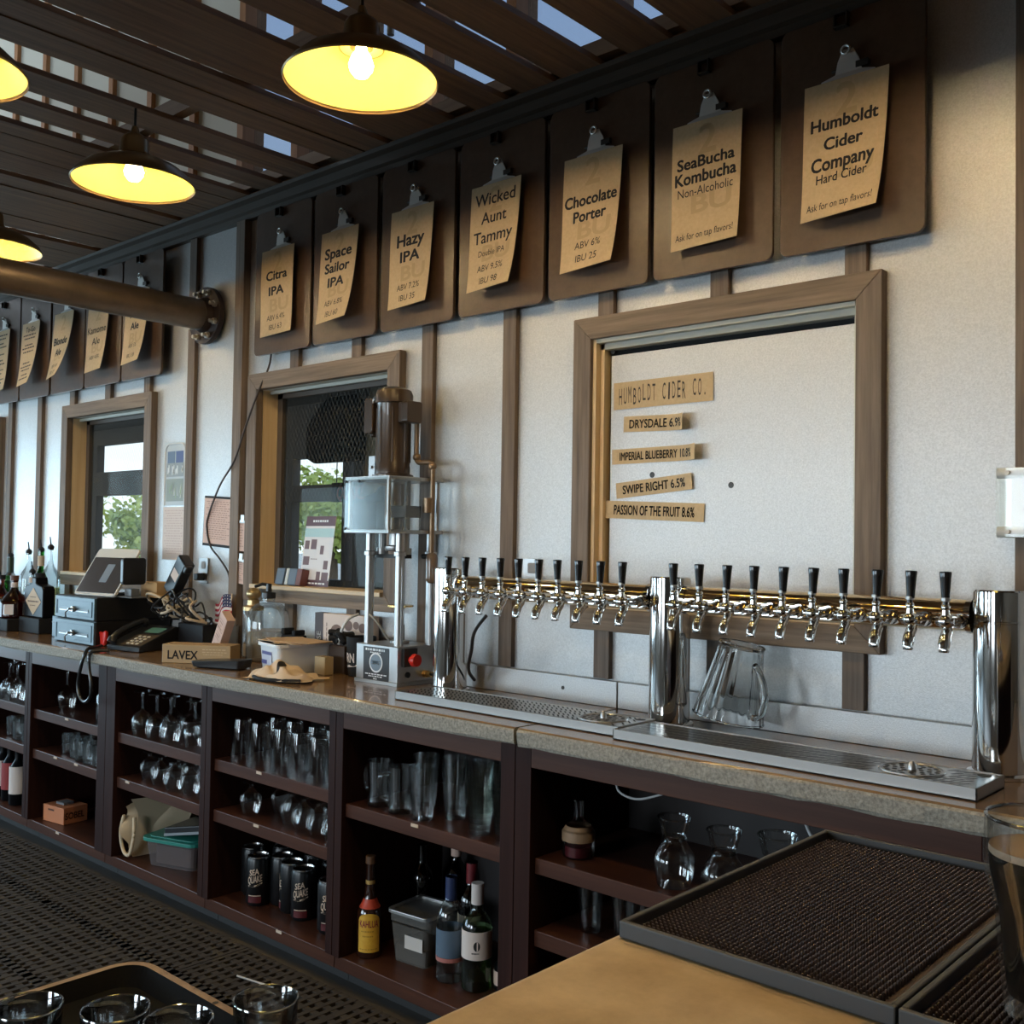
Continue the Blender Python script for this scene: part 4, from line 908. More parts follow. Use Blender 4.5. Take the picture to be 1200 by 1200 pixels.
# black box, power brick, cables
o = G().box(-.10, .10, -.05, .06, 0, .115).build('black_device_box', M('device_black', (.014, .013, .014), .5, spec=.2), loc=(-4.005, 2.44, CZ + .0005), bevel=.004); tag(o, 'square black device box behind the desk phone', 'box')
t = thing('power_adaptor', 'black power adaptor brick with white label leaning over the cables', 'adaptor', (-4.13, 2.41, 1.235))
X = Matrix.Rotation(math.radians(48), 4, 'Y') @ Matrix.Rotation(math.radians(90), 4, 'Y') @ Matrix.Rotation(math.radians(0), 4, 'X')
X = Matrix.Rotation(math.radians(-50), 4, 'Y')
G().box(-.095, .095, -.03, .02, -.038, .038, X=X).box(.06, .095, -.03, .005, -.055, -.035, X=X).build('adaptor_case', BLACKP, t, bevel=.006)
G().add([X @ Vector(p) for p in ((-.015, -.0308, -.026), (.032, -.0308, -.026), (.032, -.0308, .024), (-.015, -.0308, .024))], [(0, 1, 2, 3)]).build('adaptor_label', OFFW, t)
random.seed(11)
CW_ = M('white_cable', (.62, .52, .38), .5)
gb, gw = G(), G()
for i in range(12):
    a = (random.uniform(-4.32, -4.14), random.uniform(2.30, 2.46), random.uniform(1.05, 1.14)); b = (random.uniform(-4.08, -3.90), random.uniform(2.32, 2.46), random.uniform(1.045, 1.12))
    mid = [((a[0] * (1 - k) + b[0] * k) + random.uniform(-.03, .03), 2.39 + random.uniform(-.06, .06), 1.09 + random.uniform(-.04, .09)) for k in (.25, .5, .75)]
    lo = (a[0] + .02, 2.42, 1.045)
    (gw if i in (0, 4, 8, 10) else gb).tube(smooth_path([lo, a] + mid + [b, (b[0] + .02, 2.42, 1.042)], 6), .0042 if i % 4 else .0058, 7)
for g_, m_, lb_ in ((gb, BLACKP, 'tangle of thin black cables on the black device box'), (gw, CW_, 'tangle of pale cables mixed into the black ones')):
    o = g_.build('cable_tangle', m_); tag(o, lb_, 'cables', kind='stuff')
# outlets on the wall
def outlet(x, z, w, h, label, plug=False):
    t = thing('power_outlet', label, 'outlet', (x, WY - .0005, z))
    G().prism(rrect(w, h, .006), lambda a, b, tt: (a, -.008 + .008 * tt, b)).build('cover_plate', STEEL, t, bevel=.001)
    for s in (-1, 1): G().prism(rrect(w * .42, h * .30, .006), lambda a, b, tt: (a, -.0098 + .002 * tt, b + s * h * .22)).build('socket', M('socket_grey', (.30, .29, .28), .5), t)
    if plug: G().box(-.018, .018, -.045, -.009, -h * .38, -h * .1).build('plug', BLACKP, t, bevel=.004)
outlet(-4.145, 1.258, .072, .115, 'steel outlet plate with a plug, beside the batten by the clip paper', True)
outlet(-2.19, 1.30, .075, .115, 'small steel outlet plate behind the left tap handles')

# box of film, black tray, white tub, towel
def front_text(box, t, txt, mi_m, w, h, cx, cz, y, bold=.02):
    g = G(); g.text(txt, lambda u, v: (u, y, v), w=w, h=h, cx=cx, cy=cz, bold=bold); return g.build('lettering', mi_m, box)
t = thing('film_box', 'long brown cardboard film box with black lettering lying on the worktop', 'box', (-3.60, 2.20, CZ + .0005), rz=math.radians(33))
bx = G().box(-.14, .14, -.045, .045, 0, .072).build('carton', M('carton_brown', (.42, .28, .13), .6), t, bevel=.002)
front_text(bx, t, 'LAVEX', INK, .125, .034, -.055, .032, -.0456)
G().box(-.1405, -.1400, -.044, .044, .001, .071).build('end_panel', M('end_grey', (.45, .45, .47), .6), bx)
g = G(); fx = lambda u, v: (u, -.0456, v); squiggle(g, fx, .10, .005, .055, .075); squiggle(g, fx, .10, .004, .045, .075); squiggle(g, fx, .08, .004, .036, .07); g.build('small_print', M('cream_ink', (.62, .47, .28), .7), bx)
t = thing('black_tray', 'shallow black plastic holder lying in front of the film box', 'tray', (-3.40, 2.165, CZ + .0005), rz=math.radians(22))
G().prism(rrect(.215, .085, .02), lambda a, b, tt: (a * (1 + .06 * tt), b * (1 + .06 * tt), .004 + .020 * tt + .012 * (a > 0) * tt)).box(-.09, .09, -.03, .03, 0, .004).build('tray_body', BLACKP, t, bevel=.003)
t = thing('white_tub', 'white plastic tub with tan papers laid across its top', 'tub', (-3.17, 2.33, CZ + .0005), rz=math.radians(-12))
g = G().prism(rrect(.175, .215, .018), lambda a, b, tt: (a * (.90 + .10 * tt), b * (.92 + .08 * tt), .105 * tt)); g.build('tub_body', WHITEP, t, angle=30)
G().prism(rrect(.188, .228, .02), lambda a, b, tt: (a, b, .092 + .013 * tt)).build('tub_rim', WHITEP, t, bevel=.002)
lb = G().box(-.060, .030, -.1062, -.1055, .025, .075).build('tub_label', M('label_white_blue', (.50, .52, .62), .6), t)
G().box(-.058, .028, -.1068, -.1062, .062, .073).box(-.058, -.012, -.1068, -.1062, .028, .042).build('label_print', M('label_indigo', (.06, .06, .22), .6), lb)
for q, (px, rz_, z) in enumerate(((.0, 8, .1075), (-.02, -14, .1095), (.03, 20, .1115))):
    o = G().box(-.13 + .02 * q, .12, -.085, .085 - .03 * q, 0, .0018).build('paper_bag', M('bag_tan', (.56, .40, .25), .8), loc=(-3.165 + px, 2.33, CZ + z + .001)); o.rotation_euler = (0, 0, math.radians(rz_ - 12))
    tag(o, ('lowest', 'middle', 'topmost')[q] + ' flat tan paper lying across the white tub', 'paper', 'tan papers on the white tub')
# crumpled cream towel with dark stripe
random.seed(5); g = G()
for i in range(26):
    pass
def towel(u, v):
    x = (u - .5) * .26; y = (v - .5) * .15; r2 = (x / .13) ** 2 + (y / .075) ** 2
    z = .046 * max(0, 1 - r2) ** .38 * (.78 + .30 * math.sin(8 * u + 1.5) * math.cos(5 * v) + .14 * math.sin(19 * u + 11 * v)) + .006 + .006 * math.sin(17 * u - 9 * v) * (r2 < .95)
    return (x + .012 * math.sin(9 * v), y + .014 * math.sin(7 * u), max(.002, z))
o = g.sheet(towel, 34, 20).build('crumpled_towel', CREAM, loc=(-2.985, 2.145, CZ + .001)); o.rotation_euler = (0, 0, math.radians(18)); tag(o, 'crumpled cream towel with a dark stripe at the worktop edge', 'towel')
G().sheet(lambda u, v: tuple(Vector(towel(.46 + .06 * u, .12 + .55 * v)) + Vector((0, -.001, .0012))), 4, 12).build('towel_stripe', M('stripe_black', (.02, .018, .02), .8), o)
o = G().tube(smooth_path([(-3.06, 2.075, .929), (-2.99, 2.062, .928), (-2.91, 2.085, .929), (-2.86, 2.125, .928)], 5), .007, 8).build('black_strap', BLACKM); tag(o, 'short black strap under the cream towel', 'strap')
# pepper mill, pump jug, leaflet box, flag in a tin
t = thing('glass_canister', 'tall clear canister with a round brass knob in front of the window', 'canister', (-3.648, 2.465, CZ + .0005))
G().lathe([(0, .001), (.040, .001), (.042, .006), (.042, .19), (.038, .20)], n=24).build('canister_body', GLASS, t)
G().lathe([(0, .004), (.038, .004), (.038, .055), (0, .056)], n=20).build('contents', M('canister_contents', (.50, .30, .14), .8), t)
G().lathe([(.043, .19), (.043, .205), (.026, .212), (.024, .232), (.018, .236)], n=24).ball((0, 0, .258), .030, 20, 12, 0, .85).build('brass_knob', M('brass_grey', (.50, .36, .18), .3, .8), t)
t = thing('pump_jug', 'large clear glass jug with black pump top in front of the window', 'jug', (-3.505, 2.44, CZ + .0005))
G().lathe([(0, .001), (.082, .001), (.086, .008), (.088, .15), (.080, .195), (.055, .222), (.026, .232), (.024, .25), (.0, .25)], n=30).build('jug_body', GLASS, t)
G().lathe([(0, .004), (.080, .004), (.083, .12), (0, .121)], n=24).build('jug_contents', cloudy('cloudy_syrup', (.50, .38, .24), .45), t)
G().lathe([(.026, .246), (.028, .248), (.028, .27), (.012, .275), (.010, .305), (0, .306)], n=16).tube([(0, 0, .300), (-.03, -.01, .303), (-.065, -.02, .292)], .0065, 8).build('pump_top', BLACKP, t)
t = thing('leaflet_box', 'leaning pale pink printed carton behind the film box', 'carton', (-3.765, 2.395, CZ + .0005), rz=math.radians(-8))
X = Matrix.Rotation(math.radians(33), 4, 'Y')
cb = G().box(-.033, .033, -.02, .018, 0.012, .185, X=Matrix.Translation((-.04, 0, .012)) @ X).build('carton', PINKP, t, bevel=.002)
fl_ = lambda u, v: Matrix.Translation((-.04, 0, .012)) @ X @ Vector((u, -.0206, v))
g = G()
for a, b, c_, d_ in ((-.024, .024, .110, .112), (-.024, .024, .158, .160), (-.024, -.022, .110, .16), (.022, .024, .110, .16), (-.022, .020, .068, .070), (-.022, .020, .094, .096)): g.add([fl_(a, c_), fl_(b, c_), fl_(b, d_), fl_(a, d_)], [(0, 1, 2, 3)])
squiggle(g, fl_, .036, .010, .147); squiggle(g, fl_, .02, .008, .133); squiggle(g, fl_, .04, .012, .120); squiggle(g, fl_, .036, .010, .082); squiggle(g, fl_, .03, .018, .036); g.build('print', PINKL, cb)
t = thing('flag_tin', 'grey metal tin with a small striped flag standing in it', 'tin', (-4.02, 2.52 - .06, CZ + .0005))
t.location = (-3.845, 2.475, CZ + .0005)
G().lathe([(0, .001), (.043, .001), (.043, .11), (.046, .113), (.041, .113), (.040, .004), (0, .004)], n=24).build('tin_can', STEELD, t)
t = thing('small_flag', 'small flag with red and white stripes standing in the grey tin', 'flag', (-3.868, 2.475, CZ + .06))
G().tube([(.03, 0, -.05), (.045, 0, .19)], .003, 6).build('stick', PINE, t)
FW_ = lambda u, v, off=0: (.047 - .145 * u, -.012 * math.sin(5 * u) - off, .085 + .10 * (1 - v) - .04 * u + .012 * math.sin(6 * u))
g = G()
for k in range(9): g.sheet(lambda u, v, k=k: FW_(u, (k + v) / 9), 14, 1, 0 if k % 2 == 0 else 1)
fl = g.build('flag_cloth', [M('flag_red', (.42, .03, .05), .8), M('flag_white', (.72, .66, .64), .8)], t)
g = G().sheet(lambda u, v: FW_(u * .36, v * .54, .0012), 6, 4, 0)
for i in range(4):
    for j in range(4): g.add([FW_(.36 * (i + .5) / 4 + a, .54 * (j + .5) / 4 + b, .002) for a, b in ((-.016, 0), (0, .035), (.016, 0), (0, -.035))], [(0, 1, 2, 3)], 1)
g.build('flag_canton', [M('flag_navy', (.03, .035, .09), .8), MATS['flag_white']], fl)
# printed book box, cup, black gear behind the white tub
t = thing('printed_book', 'pale printed book with a black spine behind the white tub', 'book', (-3.08, 2.475, CZ + .0005), rz=math.radians(4))
bk = G().box(-.15, .16, 0, .035, 0, .205).build('book_cover', OFFW, t, bevel=.002)
G().box(-.152, -.105, -.0008, .0355, .0, .2055).build('book_spine', M('spine_black', (.05, .03, .03), .5), bk)
g = G(); g.text('NOISE', lambda u, v: (-.128 - v, -.0016, .09 + u), w=.09, h=.024, bold=.02); g.build('lettering', M('spine_white', (.7, .68, .65), .6), bk)
g = G(); fx = lambda u, v: (u, -.0008, v)
for (a, b, r_) in ((-.03, .135, .035), (.035, .165, .022), (.075, .168, .016), (.11, .16, .02), (.02, .06, .03)):
    g.add([fx(a + r_ * math.cos(2 * PI * k / 16), b + r_ * .9 * math.sin(2 * PI * k / 16)) for k in range(16)], [tuple(range(16))])
squiggle(g, lambda u, v: (-.085 - v, -.0008, .12 + u), .12, .006, 0); g.build('print', M('print_brown_grey', (.20, .13, .11), .7), bk)
t = thing('branded_cup', 'black cup with pale block letters beside the seaming machine', 'cup', (-2.895, 2.415, CZ + .0005))
G().lathe([(0, .001), (.045, .001), (.054, .14), (.051, .14), (.043, .004), (0, .004)], n=28).build('cup_body', BLACKM, t)
fc = lambda u, v: ((.0505 + v * .06) * math.sin(u / .05), -(.0505 + v * .06) * math.cos(u / .05), .066 + v)
g = G().text('URN', fc, w=.062, h=.034, cx=-.012, bold=.02); g.add([fc(-.045 + .09 * k / 8, -.030 + .012 * k / 8) for k in range(9)] + [fc(-.045 + .09 * k / 8, -.038 + .012 * k / 8) for k in range(8, -1, -1)], [tuple(range(18))]); g.build('lettering', OFFW, t)
random.seed(21)
t = thing('black_gear_heap', 'heap of black straps and clips beside the printed book', 'gear', (-3.005, 2.43, CZ + .0005))
G().box(-.045, .045, -.04, .03, 0, .10).build('dark_box', M('dark_brown_box', (.05, .03, .02), .5), t, bevel=.003)
g = G()
for k in range(6):
    p = [(random.uniform(-.05, .03), random.uniform(-.05, .02), random.uniform(.112, .15)) for _ in range(4)]; g.tube(smooth_path(p, 5), random.uniform(.008, .014), 8)
g.build('straps', BLACKM, t)
G().tube(smooth_path([(.0, -.03, .105), (.03, -.04, .16), (.045, -.02, .20), (.05, .02, .215)], 6), .0055, 8).build('white_tube', WHITEP, t)
o = G().box(-.03, .03, -.02, .02, 0, .065).build('kraft_carton', M('kraft_carton', (.48, .38, .22), .7), loc=(-3.005, 2.335, CZ + .0005), bevel=.002); tag(o, 'small pale carton in front of the black straps', 'carton')
random.seed(9)
t = thing('small_fruit_bowl_items', 'dark odds and ends behind the white tub under the window sill', 'clutter', (-3.36, 2.46, CZ + .0005)); t.name = 'black_clip_rack'; t['category'] = 'rack'; t['label'] = 'low black rack of clips behind the white tub'
G().box(-.05, .05, -.025, .025, 0, .11).box(-.05, -.03, -.025, .025, .11, .135).box(.02, .04, -.025, .025, .11, .13).build('rack_body', BLACKM, t, bevel=.003)
# pink sheet in a clear bag leaning behind the seaming machine
t = thing('clear_bag', 'clear plastic bag with a pink sheet leaning behind the seaming machine', 'bag', (-2.515, 2.5275, CZ + .0005))
G().sheet(lambda u, v: ((u - .5) * .17 - .06, -.006 - .005 * math.sin(7 * v) + .003 * math.sin(11 * u), .11 + .215 * v * (1 - .12 * u)), 14, 12).build('bag_film', thin_glass('crinkled_film', (.85, .83, .82), .8, .16, .12), t)
G().box(-.13, .0, -.006, -.004, .11, .29).build('pink_sheet', PINKP, t)
G().box(-.12, -.02, -.007, -.0005, .0, .112).build('sheet_support', BLACKM, t)

# papers on the wall by the window
def wall_paper(name, label, x0, x1, z0, z1, m, lines, cat, rz=0, y=.001, ink=PINKL, n=18):
    w_, h_ = x1 - x0, z1 - z0; t = thing(name, label, cat, ((x0 + x1) / 2, WY - y - .0012, z0)); t.rotation_euler = (0, math.radians(rz), 0)
    s = G().box(-w_ / 2, w_ / 2, -.0008, .0008, 0, h_).build('sheet', m, t); g = G()
    if lines:
        for k in range(n): squiggle(g, lambda u, v: (u, -.0014, v), w_ * (.8 - .3 * ((k * 7) % 3) / 3), h_ * .45 / n, h_ * (.93 - .86 * k / n), cx=-w_ * .03)
        g.build('print', ink, t)
    return t
t = wall_paper('picture_print', 'glass jar picture print taped to the wall right of the tablet window', -4.515, -4.315, 1.555, 1.855, M('print_pale', (.55, .60, .62), .6), False, 'picture')
g = G()
random.seed(2)
for a, b, c_, d_, k in ((-.07, -.005, .20, .255, 1), (.005, .07, .20, .255, 2), (-.075, .075, .135, .20, 0), (-.075, .075, .02, .125, 3)): g.box(a, b, -.0018, -.001, c_, d_, k)
for k in range(12): x_ = random.uniform(-.07, .06); g.box(x_, x_ + .008, -.0026, -.0018, random.uniform(.14, .16), random.uniform(.17, .198), 4)
for k in range(14):
    x_ = random.uniform(-.07, .06); z_ = random.uniform(.02, .07); g.add([(x_, -.0026, z_), (x_ + .006, -.0026, z_), (x_ + random.uniform(-.01, .02), -.0026, z_ + .05)], [(0, 1, 2)], 4 + k % 2)
g.build('picture_blocks', [M('pic_grey', (.30, .34, .36), .6), M('pic_blue', (.12, .19, .30), .6), M('pic_navy', (.07, .11, .28), .6), M('pic_olive', (.28, .33, .30), .6), M('pic_white', (.75, .78, .78), .6), M('pic_green', (.35, .48, .25), .6)], t)
g = G().tube([(-.09, -.002, .0), (-.09, -.002, .25)] + arc((-.05, -.002, .25), .04, 180, 90, 6) + arc((.05, -.002, .25), .04, 90, 0, 6) + [(.09, -.002, .25), (.09, -.002, 0)], .004, 6); g.build('picture_border', M('pic_border', (.78, .80, .80), .6), t)
wall_paper('pinned_letter', 'pale pinned letter on the wall below the jar picture', -4.515, -4.30, 1.30, 1.548, OFFW, True, 'letter', ink=M('faint_pink_lines', (.58, .45, .42), .8))
t = wall_paper('clipped_list', 'tan printed list on a dark clipboard beside the thin black cable', -4.155, -3.915, 1.378, 1.58, PINKP, True, 'list', rz=3, y=.006)
G().box(-.125, .130, .0012, .0058, -.012, .212).build('backing_board', BLACKM, t)
def clipped(x0, x1, z0, z1, rz, label):
    t = wall_paper('hanging_note', label, x0, x1, z0, z1, PINKP, True, 'note', rz=rz, y=.024, n=10)
    G().box(.01, .035, -.006, .004, z1 - z0 - .012, z1 - z0 + .022).box(.0, .045, -.005, .003, z1 - z0 - .014, z1 - z0 - .002).build('bulldog_clip', CLIPM, t, bevel=.001)
clipped(-3.880, -3.795, 1.352, 1.486, 2, 'narrow pink note in a metal clip, upper of two by the window frame')
clipped(-3.905, -3.790, 1.214, 1.322, 5, 'pink note in a metal clip, lower of two by the window frame')
o = G().tube(smooth_path([(-3.655, WY - .010, 2.30), (-3.66, WY - .012, 2.15), (-3.70, WY - .042, 2.02), (-3.785, WY - .045, 1.874), (-3.858, WY - .045, 1.742), (-3.993, WY - .03, 1.634), (-4.104, WY - .014, 1.503), (-4.116, WY - .012, 1.445), (-4.084, WY - .012, 1.369), (-4.006, WY - .012, 1.314), (-3.923, WY - .02, 1.253), (-3.912, WY - .018, 1.19)], 6), .0042, 8).build('hanging_cable', M('brown_cable', (.05, .035, .03), .5)); tag(o, 'thin dark cable drooping down the wall across the tan list', 'cable')
# poster and little books on the window sill
t = thing('poster_card', 'tall white poster card with small pictures on the window sill', 'poster', (-3.375, WY + .02, WZ0 + FW + .005), rz=math.radians(-4))
X = Matrix.Rotation(math.radians(-7), 4, 'X')
pc = G().box(-.105, .105, -.001, .001, 0, .285, X=X).build('card', M('poster_white', (.72, .70, .70), .5), t)
g = G(); fx = lambda u, v, o_=.0016: X @ Vector((u, -o_, v))
def blk(a, b, c_, d_, k): g.add([fx(a, c_), fx(b, c_), fx(b, d_), fx(a, d_)], [(0, 1, 2, 3)], k)
blk(-.105, .105, .245, .285, 0); blk(-.105, .105, .200, .235, 2); blk(-.105, .105, 0, .026, 0)
for a, b, c_, d_ in ((-.095, -.062, .150, .185), (-.050, -.010, .150, .190), (-.095, -.050, .085, .12), (-.095, -.055, .03, .062), (.055, .085, .070, .105), (.05, .095, .022, .058), (.012, .04, .022, .06), (.02, .045, .13, .165)): blk(a, b, c_, d_, 1)
squiggle(g, lambda u, v: fx(u, v, .0022), .11, .014, .265, mi=3)
squiggle(g, lambda u, v: fx(u, v, .0022), .16, .010, .012, mi=3); squiggle(g, lambda u, v: fx(u, v, .0022), .05, .005, .11, cx=-.015, mi=1)
g.build('poster_print', [M('poster_maroon', (.10, .04, .05), .5), M('poster_dark', (.16, .10, .11), .6), M('poster_sea', (.40, .60, .62), .5), M('poster_pale', (.8, .78, .76), .5)], pc)
for k, (dx, col, lb, w_) in enumerate(((-.012, (.10, .14, .19), 'dark blue little book on the window sill, leftmost', .05), (.035, (.55, .58, .55), 'thin pale little book standing on the window sill', .016), (.072, (.11, .15, .20), 'dark blue little book on the window sill beside the pale one', .05), (.115, (.16, .05, .04), 'dark red little book on the window sill beside the poster', .03))):
    g = G().box(-w_ / 2 - .003, w_ / 2 + .0, -.006, .03, 0, .068, X=Matrix.Rotation(math.radians(-12), 4, 'X')); o = g.build('little_book', M('book_col_%d' % k, col, .45), loc=(-3.545 + dx, WY - .012, WZ0 + FW + .0065), bevel=.002); tag(o, lb, 'book', 'little books on the window sill')
# acrylic sign at the right end
t = thing('acrylic_sign', 'clear acrylic sign holder fixed to the wall at the right edge', 'sign', (-.60, WY - .022, 1.437))
X = None
G().box(-.155, .155, -.034, -.028, 0, .16).box(-.155, .155, -.006, 0, 0, .16).build('acrylic_block', thin_glass('acrylic', (.96, .97, .95), .15, .02), t, bevel=.002)
G().box(-.125, .155, -.020, -.018, .020, .14).build('sign_card', M('sign_pale', (.70, .66, .68), .6), t); G().box(-.095, .155, -.0215, -.020, .05, .115).build('sign_print', M('sign_blue', (.20, .24, .42), .5), t)
for z in (.013, .147): G().cyl((-.155, -.017, z), (.155, -.017, z), .0125, n=14).cyl((-.128, -.034, z), (-.128, -.040, z), .005, n=10).build('sign_bar', M('frosted_bar', (.60, .56, .50), .4), t)

# ================================================================ glassware on the open shelves (z of each shelf top as built above)
def proto(make): o = make(); return o
used = {}
def place(key, make, pts, z, label, group, rz=None):
    """pts ordered; label may use {o} for the ordinal"""
    for k, p in enumerate(pts):
        lb = label.format(o=ORD[k]) if k < 10 else label.format(o='last')
        loc = (p[0], p[1], z + .0006)
        if key not in used: used[key] = make(); r = used[key]; r.location = loc; r['label'] = lb; r['group'] = group
        else: r = dup(used[key], loc, random.uniform(0, 6), lb, group)
        if len(p) > 2: r.scale = (p[2],) * 3
def mk_wine():
    t = thing('wine_glass', '', 'wine glass')
    G().lathe([(.033, .001), (.042, .045), (.041, .065), (.030, .088), (.010, .100), (.0045, .108)], n=22).build('bowl', GLASSD, t)
    G().lathe([(.0045, .106), (.004, .15), (.006, .172)], n=10).build('stem', GLASSD, t)
    G().lathe([(.006, .171), (.034, .177), (.034, .1785), (0, .179)], n=22).build('foot', GLASSD, t); return t
def mk_pint():
    t = thing('pint_glass', '', 'pint glass')
    G().lathe([(.044, .0), (.0435, .02), (.031, .140), (.030, .146)], n=24).lathe([(0, .132), (.029, .133)], n=24).lathe([(.030, .146), (0, .1465)], n=24).build('glass_wall', GLASSD, t); return t
def mk_snifter():
    t = thing('snifter_glass', '', 'snifter')
    G().lathe([(.026, .0), (.040, .045), (.038, .065), (.014, .088), (.008, .096)], n=22).build('bowl', GLASSD, t)
    G().lathe([(.008, .095), (.008, .105), (.028, .113), (.029, .116), (0, .1165)], n=20).build('foot', GLASSD, t); return t
def mk_rocks():
    t = thing('rocks_glass', '', 'rocks glass')
    G().lathe([(0, .001), (.034, .001), (.036, .01), (.040, .088), (.0385, .088), (.033, .012), (0, .012)], n=22).build('glass_wall', GLASSD, t); return t
def mk_mug():
    t = thing('handled_mug', '', 'mug')
    G().lathe([(0, .001), (.036, .001), (.040, .012), (.036, .05), (.041, .14), (.039, .14), (.034, .05), (.036, .016), (0, .015)], n=24).build('mug_wall', GLASSD, t)
    G().tube(smooth_path([(-.037, 0, .115), (-.062, 0, .112), (-.070, 0, .08), (-.062, 0, .045), (-.038, 0, .035)], 5), .0065, 8).build('mug_handle', GLASSD, t); return t
def mk_tall():
    t = thing('tall_glass', '', 'tall glass')
    G().lathe([(0, .001), (.030, .001), (.032, .01), (.043, .158), (.0415, .158), (.030, .014), (0, .014)], n=24).build('glass_wall', GLASSD, t); return t
wz = .605
place('wine', mk_wine, [(-3.905, 2.125), (-3.80, 2.13), (-3.695, 2.13), (-3.535, 2.14), (-3.86, 2.24), (-3.75, 2.25), (-3.64, 2.245), (-3.49, 2.27)], wz, 'upside-down wine glass on the upper shelf above the teal lidded tub, {o} of the group', 'upside-down wine glasses above the teal tub')
place('wine', mk_wine, [(-5.20, 2.13), (-5.10, 2.125), (-5.01, 2.20), (-5.33, 2.20)], wz, 'upside-down wine glass on the upper shelf above the wine bottles, {o} of the group', 'upside-down wine glasses at the left end')
place('wine', mk_wine, [(-4.735, 2.20)], wz, 'lone upside-down wine glass on the upper shelf below the cash drawers', 'lone wine glass')
place('snifter', mk_snifter, [(-3.90, 2.16), (-3.79, 2.145), (-3.675, 2.14), (-3.57, 2.15), (-3.83, 2.25), (-3.72, 2.25), (-3.61, 2.25), (-3.49, 2.24)], .422, 'small snifter on the middle shelf above the teal lidded tub, {o} of the group', 'snifters above the teal tub')
place('snifter', mk_snifter, [(-3.17, 2.15), (-3.11, 2.24)], .422, 'small snifter at the left of the shelf above the black cans, {o} of two', 'snifters left of the shelf over the cans')
place('snifter', mk_snifter, [(-2.958, 2.17), (-2.869, 2.155), (-2.781, 2.15), (-2.693, 2.145), (-2.825, 2.25), (-2.725, 2.25)], .422, 'small snifter at the right of the shelf above the black cans, {o} of the group', 'snifters right of the shelf over the cans')
place('pint', mk_pint, [(-3.245, 2.16), (-3.135, 2.16), (-2.985, 2.15), (-2.885, 2.15), (-2.785, 2.15), (-2.69, 2.15), (-3.19, 2.27), (-3.085, 2.27), (-2.94, 2.26), (-2.84, 2.26)], wz, 'upside-down pint glass on the shelf below the white tub, {o} counting along the front row', 'upside-down pint glasses below the white tub')
place('rocks', mk_rocks, [(-4.62, 2.17), (-4.52, 2.16), (-4.43, 2.14), (-4.345, 2.135), (-4.265, 2.14), (-4.39, 2.24), (-4.29, 2.24), (-4.57, 2.27)], .422, 'short rocks glass on the middle shelf above the orange box, {o} of the group', 'rocks glasses above the orange box')
place('rocks', mk_rocks, [(-5.22, 2.17), (-5.10, 2.15), (-5.0, 2.15)], .422, 'short rocks glass on the middle shelf above the wine bottles, {o} of three', 'rocks glasses above the wine bottles')
place('mug', mk_mug, [(-2.480, 2.155), (-2.370, 2.145)], .578, 'handled glass mug on the shelf above the liqueur bottle, {o} of two', 'handled mugs over the liqueur bottle')
place('tall', mk_tall, [(-2.268, 2.14), (-2.205, 2.215), (-2.38, 2.26), (-2.29, 2.30), (-2.19, 2.33)], .578, 'tall clear glass beside the handled mugs, {o} of the group', 'tall glasses beside the handled mugs')
def mk_cup():
    t = thing('plastic_cup', '', 'cup')
    G().lathe([(0, .001), (.030, .001), (.044, .118), (.0455, .12), (.0435, .12)], n=20).build('cup_wall', PLASTC, t); return t
place('cup', mk_cup, [(-2.040, 2.15), (-1.950, 2.16), (-1.96, 2.26)], .578, 'clear plastic cup at the right of the mug shelf, bottom of stack, {o}', 'plastic cups right of the mug shelf')
st = used['cup']
for k in range(1, 7):
    for q, (px, py) in enumerate(((-2.040, 2.15), (-1.950, 2.16))):
        dup(st, (px, py, .5786 + .0155 * k + .0), 0, 'clear cup nested in the %s stack by the mug shelf upright, %s up' % (('left', 'right')[q], ORD[k]), 'nested plastic cups')
# glass carafes in the right cabinet
def mk_carafe():
    t = thing('glass_carafe', '', 'carafe')
    G().lathe([(0, .002), (.040, .002), (.043, .008), (.052, .055), (.050, .075), (.034, .100), (.027, .112), (.027, .122), (.032, .130), (.041, .168), (.039, .168)], n=26).build('carafe_wall', GLASSD, t)
    G().tube(arc((0, 0, .166), .040, 0, 360, 26, 'xy')[:-1], .0025, 6, closed=True).build('carafe_lip', GLASSD, t)
    G().tube(arc((0, 0, .116), .027, 0, 360, 22, 'xy')[:-1], .004, 6, closed=True).build('neck_ring', GLASSD, t); return t
place('carafe', mk_carafe, [(-1.402, 2.17), (-1.255, 2.155), (-1.115, 2.15, 1.1)], .575, 'clear glass carafe with a flared neck in the right cabinet, {o} from the left', 'glass carafes in the right cabinet')
t = thing('liquor_decanter', 'narrow necked decanter with a tan label, alone at the left of the right cabinet', 'decanter', (-1.715, 2.19, .5756))
G().lathe([(0, .001), (.040, .001), (.044, .01), (.044, .07), (.030, .085), (.014, .10), (.013, .145), (.018, .15)], n=20).build('decanter_wall', GLASSD, t); G().lathe([(.0445, .045), (.0445, .068), (.034, .083)], n=20).build('shoulder_label', M('label_brown', (.25, .16, .09), .6), t); G().lathe([(0, .004), (.036, .004), (.036, .03), (0, .031)], n=16).build('contents', M('dark_red_drink', (.10, .015, .02), .3), t)
place('tall', mk_tall, [(-1.68, 2.2, .85), (-1.60, 2.24, .85), (-1.53, 2.2, .85)], .386, 'tall glass on the lower shelf of the right cabinet, {o} of three', 'tall glasses low in the right cabinet')
